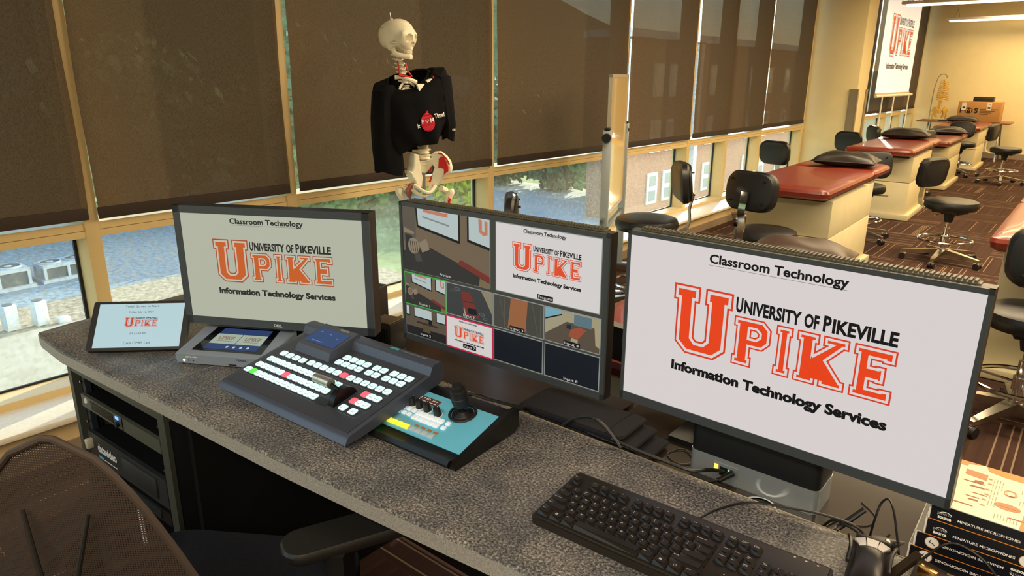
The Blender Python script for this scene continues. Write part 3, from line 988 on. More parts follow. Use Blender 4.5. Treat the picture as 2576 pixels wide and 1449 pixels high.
# ---------------------------------------------------------------- skeletons
BONE = mat('bone', 'fdf5dc', .5, noise=.05, nscale=30)
BONEY = mat('bone_yellow', 'd8b050', .5, noise=.1, nscale=30)
BONED = mat('bone_brown', '8a6a3c', .6)  # darker brown of the small spot on the pelvis
MUSR = mat('muscle_red', 'd9201c', .4)
MUSB = mat('muscle_brown', 'a8685a', .5)
def skull_surface():
    k = .012
    solid = [((-.012, 0, .0), (.096, .074, .073)), ((.03, 0, .012), (.062, .062, .058)), ((.058, 0, -.075), (.033, .033, .03)), ((.058, .047, -.052), (.02, .017, .017)), ((.058, -.047, -.052), (.02, .017, .017)),
             ((.075, 0, -.032), (.022, .05, .02)), ((-.012, .055, -.068), (.016, .014, .024)), ((-.012, -.055, -.068), (.016, .014, .024)), ((-.04, 0, -.045), (.05, .055, .035)), ((.085, 0, -.045), (.012, .012, .025)), ((.088, 0, -.006), (.008, .048, .01))]
    cut = [((.09, .032, -.032), (.038, .0235, .0205)), ((.09, -.032, -.032), (.038, .0235, .0205)), ((.1, 0, -.068), (.032, .0125, .019)), ((.02, .073, -.055), (.022, .02, .012)), ((.02, -.073, -.055), (.022, .02, .012))]
    def ell(p, c, r):
        q = math.sqrt(sum(((p[i] - c[i]) / r[i]) ** 2 for i in range(3)))
        return (q - 1) * min(r)
    def sdf(p):
        acc = sum(math.exp(-max(min(ell(p, c, r) / k, 40), -40)) for c, r in solid)
        d = -k * math.log(acc)
        for c, r in cut:
            e = -ell(p, c, r)
            h = max(.004 - abs(d - e), 0) / .004
            d = max(d, e) + h * h * .001
        return d
    def fn(u, v):
        a = 2 * pi * u
        ph = pi * (.012 + .976 * v)
        dr = Vector((sin(ph) * cos(a), sin(ph) * sin(a), cos(ph)))
        o = Vector((.01, 0, -.02))
        lo, hi = None, .15
        r = .15
        while r > .01:
            if sdf(o + dr * r) < 0:
                lo = r
                break
            hi = r
            r -= .004
        lo = lo or .01
        for _ in range(5):
            m_ = (lo + hi) / 2
            if sdf(o + dr * m_) < 0:
                lo = m_
            else:
                hi = m_
        return o + dr * lo
    return fn
def vertebra(mb, p, r, h, d=(0, 0, 1), ang=0):
    q = Vector(d).to_track_quat('Z', 'Y').to_matrix().to_4x4()
    mb.lathe([(0, -h * .42), (r * .95, -h * .42), (r, -h * .3), (r * .82, 0), (r, h * .3), (r * .95, h * .42), (0, h * .42)], p, 14, q)
    T = Matrix.Translation(p) @ Matrix.Rotation(ang, 4, 'Z')
    mb.tube([T @ Vector((-r * .7, 0, 0)), T @ Vector((-r * 1.7, 0, -h * .1)), T @ Vector((-r * 2.3, 0, -h * .5))], [r * .35, r * .28, r * .15], 6)
    for s in (-1, 1):
        mb.tube([T @ Vector((-r * .5, s * r * .6, 0)), T @ Vector((-r * .9, s * r * 1.75, h * .1))], [r * .3, r * .17], 6)

t = thing('skeleton_model', 'life size skeleton model on a stand before the blinds, wearing a black shirt', 'skeleton', (-2.62, 2.45, 0), radians(46.7))
# skull turned to the right of the picture
TS = Matrix.Translation((-.108, .0, 1.697)) @ Matrix.Rotation(radians(-30), 4, 'Z') @ Matrix.Rotation(radians(-2), 4, 'Y') @ Matrix.Scale(.84, 4)
skf = skull_surface()
sk = MB(TS).use(BONE).grid(skf, 72, 52, cu=True)
for s in (-1, 1):
    sk.tube([(.062, s * .056, -.054), (.035, s * .069, -.055), (.005, s * .071, -.05)], .005, 6, sm=3)
sk.use(mat('bone_line', '9c8350', .6)).tube([(-.012 + .0965 * math.sqrt(1 - (.03 / .073) ** 2) * cos(a * pi / 20) + (.004 if cos(a * pi / 20) > 0 else 0), .0745 * math.sqrt(1 - (.03 / .073) ** 2) * sin(a * pi / 20), .03) for a in range(40)], .0011, 4, True)
sko = sk.build('skull', None, t, 'cream plastic skull with a cut line round the top')
mb = MB(TS)
for z, y0, sgn in ((-.099, .029, 1), (-.108, .028, -1)):
    for i in range(14):
        a = radians(-80 + 160 * i / 13)
        mb.box((.058 + .031 * cos(a), y0 * 1.02 * sin(a), z), (.006, .0052, .0085), a, bev=.0012)
mb.build('teeth', mat('teeth', 'f3ead0', .35), sko)
J = [(-.004, 1, -.048), (.0, 1, -.075), (.008, .98, -.104), (.03, .8, -.117), (.06, .55, -.124), (.083, .22, -.128)]
pts = [(x, .052 * y, z) for x, y, z in J] + [(x, -.052 * y, z) for x, y, z in reversed(J)]
P = MB(TS)
rs = []
for i, p in enumerate(pts):
    hh = [.008, .014, .016, .014, .014, .016][min(i, len(pts) - 1 - i)]
    c = Vector(p)
    d = (Vector(pts[min(i + 1, 11)]) - Vector(pts[max(i - 1, 0)])).normalized()
    sd = d.cross(Vector((0, 0, 1)))
    sd = sd.normalized() if sd.length > .2 else Vector((0, 1, 0))
    upv = sd.cross(d).normalized()
    rs.append([c + sd * .0065 * cos(a * pi / 5) + upv * hh * sin(a * pi / 5) for a in range(10)])
P.rings(rs).build('jaw', BONE, sko)
MB(TS).use(STEEL).cyl((-.03, 0, .066), (-.03, 0, .082), .012, n=12).cyl((-.03, 0, .08), (-.034, 0, .112), .0035, n=8).build('metal_pin', None, sko)
# spine
sp = [(-.108, .02, 1.6), (-.1, .02, 1.58), (-.093, .018, 1.56), (-.088, .02, 1.54), (-.084, .022, 1.52), (-.08, .026, 1.5), (-.076, .03, 1.478)]
mb = MB().use(BONE)
for p in sp:
    vertebra(mb, p, .017, .02, (.15, 0, 1), radians(-60))
for i in range(12):
    u = i / 11
    vertebra(mb, (-.072 + .07 * u, .04 + .012 * sin(pi * u), 1.452 - .235 * u), .018 + .006 * u, .022, (0, 0, 1), radians(-60))
for i in range(5):
    vertebra(mb, (.0 + .002 * i, .02 - .006 * i, 1.2 - .028 * i), .026 + .0015 * i, .029, (0, 0, 1), radians(-65))
mb.use(MUSR)
for s in (-1, 1):
    mb.tube([(-.09 + s * .018, .004, 1.575), (-.083 + s * .02, .004, 1.53), (-.07 + s * .03, .004, 1.5)], .0035, 6)
mb.build('spine', None, t)
# rib cage, collar bones, breast bone: torso turned 60 degrees to the viewer
TT = Matrix.Translation((-.04, .0, 0)) @ Matrix.Rotation(radians(-58), 4, 'Z')
def ribs(mb, T, zt, zb, n, w0, w1, d, r=.0055):
    for i in range(n):
        u = i / (n - 1)
        ww = w0 + (w1 - w0) * math.sin(min(1, u * 1.25) * pi / 2)
        z0 = zt + (zb - zt) * u
        for s in (-1, 1):
            pp = []
            for k in range(9):
                a = pi * (k / 8)
                pp.append(T @ Vector((-cos(a) * d * (.7 + .3 * u) + .01, s * (sin(a) ** .8 * ww + .012), z0 - .055 * (k / 8) - .02 * sin(a))))
            mb.tube(pp, r, 6, sm=2)
mb = MB()
ribs(mb, Matrix.Translation((-.055, .012, 0)) @ Matrix.Rotation(radians(-58), 4, 'Z'), 1.475, 1.24, 9, .045, .085, .05)
mb.build('rib_cage', BONE, t)
mb = MB(TT).use(BONE).rings([[(.085, -.026, 1.468), (.085, .026, 1.468), (.072, .026, 1.468), (.072, -.026, 1.468)], [(.096, -.016, 1.42), (.096, .016, 1.42), (.084, .016, 1.42), (.084, -.016, 1.42)], [(.108, -.013, 1.32), (.108, .013, 1.32), (.097, .013, 1.32), (.097, -.013, 1.32)]])
mb.use(MUSR).box((.092, .03, 1.44), (.012, .028, .04), bev=.004)
mb.build('breastbone', None, t)
for s in (-1, 1):
    mb = MB(TT).use(BONE).tube([(.08, s * .03, 1.475), (.085, s * .075, 1.49), (.06, s * .1, 1.497), (.05, s * .125, 1.497)], [.012, .009, .008, .01], 8, sm=3)
    mb.use(MUSR).tube([(.088, s * .06, 1.496), (.07, s * .115, 1.508)], .006, 6)
    mb.build('collar_bone', None, t)
    ax, ay, az = ((-.172, -.015, 1.07), (.112, .03, 1.24))[s > 0]
    MB().tube([(ax, ay, 1.43), (ax, ay, 1.3), (ax, ay, az)], [.022, .011, .016], 8, sm=3).build('arm_bone', BONE, t)
# pelvis
def sz(P, ox=990, oy=340, k=7.2266):
    return [((ox + a / k - 1073) * .00203, 1.03 - (oy + b / k - 440) * .00212) for a, b in P]
def slab(mb, P, y0, y1, rot=0, mid=None):
    c = Vector((mid[0], 0, mid[1])) if mid else Vector((sum(p[0] for p in P) / len(P), 0, sum(p[1] for p in P) / len(P)))
    T = Matrix.Translation(c) @ Matrix.Rotation(rot, 4, 'Z') @ Matrix.Translation(-c) @ Matrix(((1, 0, 0, 0), (0, 0, -1, 0), (0, 1, 0, 0), (0, 0, 0, 1)))
    L0, L1 = off2(P, .006), P
    t_ = bmesh.new()
    rings_ = [[(x, z, -y0) for x, z in L0], [(x, z, -y0 - .006) for x, z in L1], [(x, z, -y1 + .006) for x, z in L1], [(x, z, -y1) for x, z in L0]]
    V = [[t_.verts.new(p) for p in r] for r in rings_]
    n_ = len(P)
    for a, b in zip(V, V[1:]):
        for i in range(n_):
            t_.faces.new((a[i], a[(i + 1) % n_], b[(i + 1) % n_], b[i]))
    for r in (V[0], V[-1]):
        ed = [t_.edges.get((r[i], r[(i + 1) % n_])) for i in range(n_)]
        bmesh.ops.triangle_fill(t_, use_beauty=True, edges=ed)
    bmesh.ops.recalc_face_normals(t_, faces=t_.faces)
    mb.take(t_, T)
W = sz([(800, 390), (880, 322), (980, 315), (1090, 390), (1160, 480), (1188, 590), (1165, 665), (1085, 705), (1015, 785), (935, 885), (840, 960), (745, 1040), (718, 1010), (755, 900), (815, 735), (850, 640), (880, 560), (850, 430)])
WC_ = (sum(p[0] for p in W) / len(W), sum(p[1] for p in W) / len(W))
mb = MB().use(BONE)
slab(mb, W, -.075, -.045, radians(-18))
mb.use(MUSR)
slab(mb, sz([(945, 430), (1000, 385), (1060, 395), (1110, 470), (1145, 570), (1140, 650), (1060, 700), (1000, 780), (1030, 690), (1035, 620), (985, 600), (930, 610)]), -.0775, -.0425, radians(-18), WC_)
slab(mb, sz([(830, 710), (820, 800), (790, 850), (760, 830), (790, 750)]), -.078, -.05, radians(-18), WC_)
slab(mb, sz([(870, 845), (890, 860), (800, 960), (810, 900)]), -.078, -.05, radians(-18), WC_)
slab(mb, sz([(930, 335), (1010, 345), (1110, 430), (1160, 530), (1150, 540), (1095, 440), (1005, 360), (930, 350)]), -.0775, -.0425, radians(-18), WC_)
mb.use(BONE)
slab(mb, sz([(300, 350), (395, 372), (412, 500), (432, 640), (460, 760), (440, 880), (400, 960), (340, 900), (290, 800), (235, 730), (190, 630), (245, 645), (285, 560)]), -.085, -.02, radians(30))
mb.use(BONED).ball(((990 + 300 / 7.2266 - 1073) * .00203, -.085, 1.03 - (340 + 675 / 7.2266 - 440) * .00212), (.004, .004, .006), 8, 6)
mb.use(BONE)
slab(mb, sz([(415, 410), (560, 500), (700, 470), (800, 430), (850, 520), (830, 620), (760, 560), (700, 640), (640, 700), (560, 690), (480, 640), (430, 560)]), -.03, .02)
Q = lambda a, b, y: ((990 + a / 7.2266 - 1073) * .00203, y, 1.03 - (340 + b / 7.2266 - 440) * .00212)
mb.tube([Q(440, 880, -.08), Q(540, 930, -.11), Q(660, 985, -.12), Q(735, 960, -.11), Q(800, 880, -.09)], [.011, .008, .009, .008, .01], 8, sm=3)
mb.tube([Q(400, 960, -.07), Q(500, 1020, -.1), Q(620, 1050, -.11), Q(700, 1000, -.11)], [.01, .008, .008, .008], 8, sm=3)
mb.use(MUSR).ball(Q(720, 620, -.01), (.009, .012, .02), 10, 8)
mb.build('pelvis', None, t)
mb = MB().use(BONE).tube([Q(360, 930, -.05), Q(250, 960, -.05)], [.018, .014], 10).tube([Q(175, 930, -.045), Q(165, 1000, -.045), Q(235, 1150, -.045), Q(250, 1300, -.04), (-.11, -.02, .7), (-.1, -.02, .52)], [.018, .021, .015, .014, .0135, .026], 10, sm=4)
mb.use(MUSB)
slab(mb, sz([(310, 850), (380, 850), (350, 960), (330, 1050), (300, 1130), (250, 1060), (220, 960), (270, 900)]), -.08, -.05, .2)
mb.build('thigh_bone', None, t)
mb = MB().use(BONE).tube([Q(900, 950, -.05), Q(1000, 1000, -.03)], [.018, .014], 10).tube([Q(1060, 980, -.03), Q(1075, 1040, -.03), Q(1020, 1180, -.03), Q(1000, 1340, -.03), (.085, -.02, .7), (.08, -.02, .52)], [.019, .02, .016, .014, .0135, .026], 10, sm=4)
mb.use(MUSR)
slab(mb, sz([(1030, 1090), (1080, 1130), (1070, 1160), (1030, 1130)]), -.07, -.035)
slab(mb, sz([(1020, 1160), (1065, 1165), (1060, 1400), (1010, 1400)]), -.06, -.03)
slab(mb, sz([(960, 1230), (985, 1240), (970, 1330), (958, 1320)]), -.06, -.03)
mb.build('thigh_bone', None, t)
for s, x in ((-1, -.1), (1, .08)):
    MB().tube([(x, -.02, .5), (x, -.02, .3), (x, -.01, .13)], [.024, .013, .018], 9, sm=3).tube([(x + s * .028, 0, .47), (x + s * .026, 0, .15)], .007, 6).build('shin_bone', BONE, t)
    MB().rings([[(x - .02, .03, .1), (x + .02, .03, .1), (x + .02, .03, .13), (x - .02, .03, .13)], [(x - .035, -.16, .085), (x + .035, -.16, .085), (x + .035, -.16, .1), (x - .035, -.16, .1)]]).build('foot_bones', BONE, t)
MB().use(STEEL).cyl((0, .03, .05), (0, .03, 1.12), .0085).box((0, .015, 1.06), (.05, .012, .012)).build('stand_rod', None, t)
mb = MB().use(STEEL).cyl((0, .03, .03), (0, .03, .08), .03)
for k in range(5):
    a = k * 2 * pi / 5
    mb.tube([(0, .03, .06), (.24 * cos(a), .03 + .24 * sin(a), .045)], .012, 8).use(BLACKP).ball((.24 * cos(a), .03 + .24 * sin(a), .025), .025, 10, 8).use(STEEL)
mb.build('stand_base', None, t)
# black shirt
CLOTH = mat('black_cotton', '131316', .9, noise=.12, nscale=60, spec=.15)
def lerp(a, b, u):
    return a + (b - a) * u
PROF = [(0, -.062, .098, .062), (.06, -.06, .12, .08), (.14, -.055, .172, .098), (.24, -.052, .182, .11), (.5, -.055, .18, .118), (.75, -.05, .172, .118), (.92, -.04, .145, .105), (1, -.03, .125, .09)]
def prof(v):
    for a, b in zip(PROF, PROF[1:]):
        if v <= b[0]:
            u = (v - a[0]) / (b[0] - a[0])
            return [lerp(a[i], b[i], u) for i in (1, 2, 3)]
    return PROF[-1][1:]
def shirt(u, v):
    a = 2 * pi * u
    c, s = cos(a), sin(a)
    sc, A, B = prof(v)
    zt = 1.492 + .012 * c + .03 * s if s > 0 else 1.492 + .012 * c + .055 * s
    zt += .02 * max(0, c) * (1 if v < .2 else 0)
    hem = 1.125 + .06 * (c * .5 + .5) + .02 * sin(3 * a) + (.05 * max(0, c) ** 2)
    z = lerp(zt, hem, v ** 1.25)
    if .05 < v < .3:
        z += .035 * (1 - abs(v - .14) / .16) * abs(c) ** 2 * (1.15 if c > 0 else .25)
    f = .0085 * v * sin(5 * a + 6 * v) + .007 * v * sin(9 * a - 5 * v + 1)
    return Vector((sc + (A + f) * c, .005 + (B + f) * s, z))
mb = MB().use(CLOTH).grid(shirt, 72, 30, thick=.003, cu=True)
mb.tube([shirt(i / 40, 0.004) for i in range(40)], .005, 6, True)
def sleeve(P, n=28):
    def fn(u, v):
        k = v * (len(P) - 1)
        i = min(int(k), len(P) - 2)
        q = [lerp(P[i][j], P[i + 1][j], k - i) for j in range(5)]
        a = 2 * pi * u
        f = 1 + .1 * v * sin(4 * a + 5 * v) + .05 * v * sin(7 * a)
        return Vector((q[0] + q[3] * f * cos(a), q[1] + q[4] * f * sin(a), q[2] + .012 * v * sin(2 * a)))
    return fn
mb.grid(sleeve([(-.165, -.01, 1.46, .03, .06), (-.172, -.015, 1.43, .06, .08), (-.178, -.02, 1.3, .066, .085), (-.172, -.02, 1.16, .072, .085), (-.168, -.02, 1.045, .073, .08)]), 28, 20, thick=.003, cu=True)
mb.grid(sleeve([(.07, .03, 1.52, .04, .05), (.095, .03, 1.5, .05, .075), (.112, .03, 1.4, .042, .075), (.13, .03, 1.28, .036, .07), (.128, .03, 1.205, .03, .06)]), 28, 20, thick=.003, cu=True)
sh = mb.build('shirt', None, t)
def yfront(x, z):
    best = 9
    for i in range(36, 72):
        for j in range(6, 31):
            p = shirt(i / 72, j / 30)
            d = (p.x - x) ** 2 + (p.z - z) ** 2
            if d < best:
                best, y = d, p.y
    return y
def decal(build, name, m, ang=0, at=(.03, 1.3)):
    mb = MB(Matrix.Translation((at[0], 0, at[1])) @ Matrix.Rotation(ang, 4, 'Y') @ Matrix(((1, 0, 0, 0), (0, 0, -1, 0), (0, 1, 0, 0), (0, 0, 0, 1))))
    build(mb)
    for v in mb.bm.verts:
        off = v.co.y
        v.co.y = yfront(v.co.x, v.co.z) - .009 + off
    mb.build(name, m, sh)
pom = [(.033 * cos(a * pi / 16) * (1 - .08 * sin(a * pi / 16)), .044 * sin(a * pi / 16) - .004) for a in range(32)]
pom[7:10] = [(.009, .039), (.011, .055), (.004, .046), (.001, .056), (-.003, .041)]
decal(lambda m_: m_.poly([pom], 0), 'red_print', mat('print_red', 'd8203a', .6), radians(-8), (.028, 1.295))
WP = mat('print_white', 'f2eeea', .6)
def lett(m_):
    m_.text('P', .013, .018, Matrix.Translation((-.028, -.006, .005)), bold=.045)
    m_.text('M', .018, .018, Matrix.Translation((.013, -.006, .005)), bold=.045)
    hp = [(.0085 * sin(a_) ** 3 * 1.05, .0075 * (13 * cos(a_) - 5 * cos(2 * a_) - 2 * cos(3 * a_) - cos(4 * a_)) / 13) for a_ in [k * pi / 14 for k in range(28)]]
    m_.poly([[(x - .002, y + .003) for x, y in hp], [(x * .55 - .002, y * .55 + .0035) for x, y in hp]], .005)
    m_.text('It', .012, .018, Matrix.Translation((-.052, -.022, .005)), bold=.045)
    m_.text('Time!', .05, .02, Matrix.Translation((.036, .008, .005)), bold=.045)
decal(lett, 'white_print', WP, radians(-10), (.028, 1.295))
MB(frame((.148, -.042, 1.245), (.9, .3, .1), (0, 0, 1))).use(WP).text('OM', .016, .011, bold=.03).build('sleeve_print', None, sh)

# second skeleton at the far wall
t = thing('hanging_skeleton', 'small yellowish torso skeleton hanging from a hooked stand on the far table', 'skeleton', (-2.66, 16.5, 0), radians(20))
mb = MB().use(BONEY)
for i in range(22):
    vertebra(mb, (.02 * sin(i / 5), 0, 1.5 - i * .026), .016 + .0005 * i, .022, (0, 0, 1), radians(-50))
mb.build('spine', None, t)
mb = MB()
ribs(mb, Matrix.Rotation(radians(-40), 4, 'Z'), 1.5, 1.17, 11, .05, .125, .09, .006)
mb.build('rib_cage', BONEY, t)
mb = MB().use(BONEY)
for s in (-1, 1):
    slab(mb, [(s * x, z) for x, z in ((.02, .93), (.07, .99), (.13, .97), (.135, .9), (.1, .86), (.07, .8), (.03, .78), (.05, .85))], -.03, .02, s * .5)
    mb.tube([(s * .09, 0, .85), (s * .12, 0, .84), (s * .11, 0, .74)], .014, 8)
slab(mb, [(-.04, .95), (.04, .95), (.02, .86), (-.02, .86)], -.02, .03)
mb.build('pelvis', None, t)
MB().tube([(-.16, .05, .745), (-.16, .05, 1.1), (-.15, .05, 1.35), (-.11, .04, 1.56), (-.04, .02, 1.61), (.02, 0, 1.58), (.02, 0, 1.53)], .008, 6, sm=4).use(STEEL).build('hook_stand', STEEL, t)
MB().cyl((-.16, .05, 0.7295), (-.16, .05, .745), .1).build('stand_base', STEEL, t)

# ---------------------------------------------------------------- the desk
LAM = mat('dark_brown_laminate', '2b231c', .2, noise=.12, nscale=9, spec=.5)
BLK = mat('black_laminate', '0b0c0e', .45)
EDGE = mat('worktop_edge', '93908a', .5, noise=.35, nscale=420)
OUT = [(-2.34, .607), (-2.3, .6), (-2.13, .594), (-1.7, .624), (-1.167, .66), (-.87, .688), (-.55, .721), (-.1, .757), (.42, .79), (.42, 1.14), (-2.4, 1.14), (-2.36, .7)]
t = thing('worktop', 'long grey speckled stone pattern worktop carrying the screens and consoles', 'worktop', (0, 0, .727))
mb = MB().use(STONE)
lo = [(x, y, 0) for x, y in OUT]
rs = [[(x, y, .0) for x, y in OUT], [(x, y, .032) for x, y in OUT], [(x, y, .0365) for x, y in off2(OUT, .0018)], [(x, y, .038) for x, y in off2(OUT, .006)]]
mb.rings(rs)
mb.build('slab', None, t)
tt = t.children[0]
mb = MB().use(EDGE)
front = OUT[:9]
A = [(x, y - .0012, z) for x, y in front for z in (.002,)]
mb.rings([[Vector((x, y - .0015, .001)), Vector((x, y - .0015, .0315)), Vector((x, y + .003, .0315)), Vector((x, y + .003, .001))] for x, y in front])
mb.build('front_edge', None, t, 'pale speckled front edge')
MB().b2((-2.4, 1.1392, .003), (.42, 1.1412, .0372)).build('back_edge', mat('edge_tan', '8f8266', .5), t)
MB().use(mat('joint', '9a9a98', .6)).box((-1.7, .8, .0381), (.0022, .36, .0006)).box((-1.7, .6225, .019), (.0022, .003, .034)).build('joint_line', None, t)

t = thing('desk_back_shelf', 'glossy dark brown shelf running behind the worktop under the screens', 'shelf', (0, 0, .6975))
MB().b2((-2.42, 1.1415, 0), (-.785, 1.425, .025)).build('left_panel', LAM, t)
MB().b2((-.772, 1.1415, 0), (.42, 1.425, .025)).build('right_panel', LAM, t)
MB().use(CHROME).lathe([(.026, .0), (.03, .0), (.03, .003), (.026, .003)], (-.375, 1.19, .025)).use(BLK).lathe([(0, 0), (.026, 0), (.026, .0012), (0, .0012)], (-.375, 1.19, .025)).build('cable_grommet', None, t)
t = thing('desk', 'black desk carcass carrying the worktop', 'desk', (0, 0, 0))
MB().b2((-2.3, 1.32, .02), (.4, 1.34, .697)).build('back_panel', BLK, t)
MB().b2((-1.62, .69, .0), (-1.6, 1.32, .697)).build('side_panel', BLK, t)
MB().b2((.38, .85, .0), (.4, 1.32, .697)).build('side_panel', BLK, t)
MB().b2((-.92, 1.1, .0), (-.9, 1.32, .697)).build('side_panel', BLK, t)
# rack cabinet under the left end
RF = mat('rack_frame', '3d413b', .5, .2)
RD = mat('rack_inner', '101319', .5)
t = thing('rack_cabinet', 'open black equipment rack under the left end of the worktop', 'rack', (-2.19, .622, 0), radians(2.6))
MB().use(RF).b2((0, 0, .684), (.548, .03, .726)).b2((0, -.001, .02), (.022, .5, .726)).b2((.514, 0, .03), (.548, .012, .684)).b2((.022, 0, .03), (.548, .03, .06)).build('front_frame', None, t)
MB().use(RD).b2((.022, .49, .03), (.56, .5, .684)).b2((.53, .0125, .03), (.546, .5, .684)).b2((.022, .03, .0), (.56, .5, .03)).b2((.022, .02, .06), (.045, .05, .684)).build('body', None, t)
for x in (.045, .487):
    MB().use(mat('rack_rail', '2c3440', .4, .5)).b2((x, .0145, .06), (x + .018, .03, .684)).use(CHROME).cyl((x + .009, .006, .655), (x + .009, .013, .655), .004, n=8).cyl((x + .009, .006, .53), (x + .009, .013, .53), .004, n=8).cyl((x + .009, .006, .37), (x + .009, .013, .37), .004, n=8).build('rack_rail', None, t)
RU = mat('rack_unit_face', '4d5149', .45, .3)
RU2 = mat('server_face', '26292d', .45, .2)
def rack_unit(label, z0, z1, face):
    u = thing('rack_device', label, 'rack device', (-2.19, .622, 0), radians(2.6), 'devices mounted in the desk rack')
    MB().b2((.066, .014, z0), (.484, .40, z1)).build('housing', BLKM, u)
    MB().b2((.05, .004, z0 + .001), (.5, .014, z1 - .001)).build('front_plate', face, u)
    return u
BLKM = mat('black_metal', '121416', .4, .3)
u = rack_unit('slim grey rack device with a louvred grille, highest in the rack', .578, .62, RU)
mb = MB().use(BLKM)
for i in range(7):
    mb.b2((.11, .0025, .586 + i * .004), (.245, .005, .5885 + i * .004))
mb.build('grille', None, u)
MB().use(mat('led_blue', '3a6fd0', .4, emit='4f8cf0', es=1.2)).b2((.262, .002, .605), (.278, .005, .613)).use(BLKM).cyl((.272, -.004, .592), (.272, .005, .592), .008).build('power_button', None, u)
MB().use(mat('logo_grey', 'c9ced2', .5)).b2((.07, .0025, .595), (.082, .005, .607)).b2((.075, .002, .6), (.088, .004, .612)).use(BLKM).b2((.298, .002, .58), (.3, .005, .618)).build('badge', None, u)
u = rack_unit('tall dark rack device with white lettering and a blue strip', .415, .503, RU2)
Tq = frame((.105, .0034, .452), (1, 0, 0), (0, 0, 1))
MB(Tq).use(mat('print_pale', 'd7dde2', .5)).text('datavideo', .115, .026, bold=.03).poly([[(.03, -.021), (.11, -.021), (.11, -.018), (.03, -.018)]], 0).use(mat('print_blue', '4ba3d8', .5)).poly([[(0, -.022), (.028, -.022), (.028, -.014), (0, -.014)]], 0).build('lettering', None, u)
MB().use(mat('vent_dark', '15181c', .6)).box((.355, .003, .459), (.19, .006, .06), bev=.003).build('vent_panel', None, u)
MB().use(mat('lock_pale', 'cfcbb5', .4, .4)).box((.07, -.004, .468), (.016, .02, .03), bev=.003).build('lock', None, u)
u = rack_unit('flat black rack device with a white label, below the lettered one', .362, .404, BLKM)
mb = MB().use(mat('vent_dark', '15181c', .6))
for i in range(6):
    mb.b2((.27, .001, .369 + i * .005), (.45, .005, .372 + i * .005))
mb.use(WHITE).b2((.215, .002, .369), (.238, .005, .383)).use(mat('logo_grey', 'c9ced2', .5)).b2((.215, .002, .386), (.238, .005, .398)).use(mat('vent_dark', '15181c', .6)).cyl((.19, -.002, .383), (.19, .005, .383), .009)
mb.build('front_details', None, u)
u = rack_unit('lowest black rack device, half hidden behind the mesh chair', .2, .28, BLKM)
MB().b2((.08, .002, .22), (.46, .005, .26)).build('grille', mat('vent_dark', '15181c', .6), u)
tag(MB().tube([(-1.93, .66, .33), (-1.84, .63, .27), (-1.76, .62, .235), (-1.68, .63, .2)], .006, 6, sm=4).build('rack_cable', mat('cable_white', 'd5dadd', .5)), 'pale cable hanging at the lower right corner of the rack', 'cable')

# ---------------------------------------------------------------- screens on the desk
SH = mat('screen_housing', '101215', .4)
SHG = mat('screen_housing_grey', '3b4147', .4)
def monitor(name, label, o, ang, w_, h_, bz, dep=.03, front=SHG):
    """o = lower left corner of the front; bezel bz = (side, top, bottom)"""
    t = thing(name, label, 'monitor', o, ang)
    T = frame((0, 0, 0), (1, 0, 0), (0, 0, 1))
    mb = MB(T)
    mb.use(SH).b2((0, 0, -dep), (w_, h_, -.004))
    mb.box((w_ / 2, h_ * .45, -dep - .012), (w_ * .8, h_ * .6, .03), bev=.01)
    mb.build('housing', None, t)
    mb = MB(T).use(front)
    a, tp, bt = bz
    for p, q in (((0, 0), (a, h_)), ((w_ - a, 0), (w_, h_)), ((0, h_ - tp), (w_, h_)), ((0, 0), (w_, bt))):
        mb.b2((p[0], p[1], -.005), (q[0], q[1], .002))
    mb.build('bezel', None, t)
    S = T @ Matrix.Translation((a, h_ - tp, .0))
    k = (w_ - 2 * a) / 16
    ky = (h_ - tp - bt) / 9
    return t, T, S @ Matrix.Diagonal((k, ky, 1, 1))
def quad(mb, M, x0, y0, x1, y1, m, z=0.0):
    mb.use(m).poly([[(x0, -y1), (x1, -y1), (x1, -y0), (x0, -y0)]], z, mtx=M)
def vent_teeth(t, T, w_, h_, m):
    mb = MB(T).use(m).b2((.02, h_ - .004, -.034), (w_ - .02, h_ + .002, -.012))
    for i in range(78):
        mb.b2((.022 + i * (w_ - .044) / 78, h_ + .001, -.033), (.022 + (i + .55) * (w_ - .044) / 78, h_ + .006, -.013))
    mb.build('vent_ridge', None, t)
TOOTH = mat('vent_plastic', '55503f', .45)

# right screen
t, T, M = monitor('monitor', 'largest right-hand monitor with big orange letters on white', (-.693, 1.196, .85), radians(-1.4), .612, .363, (.0075, .009, .018))
vent_teeth(t, T, .612, .363, TOOTH)
wm = screen_mat('right_bg', 'e9e1df', .80)
mb = MB(); quad(mb, M, 0, 0, 16, 9, wm)
scr = mb.build('screen', None, t)
mb = MB()
logo(mb, M, pic_mats('right', 'eae2e0', .80, 'f9491d', 'ea4023', '141418'))
mb.build('screen_picture', None, scr)
MB(T).use(SH).b2((.25, .12, -.06), (.36, .23, -.03)).rings([[(.28, .15, -.06), (.33, .15, -.06), (.33, .2, -.06), (.28, .2, -.06)], [(.1, .1, -.13), (.14, .1, -.11), (.14, .16, -.11), (.1, .16, -.13)]]).build('mount_arm', None, t)

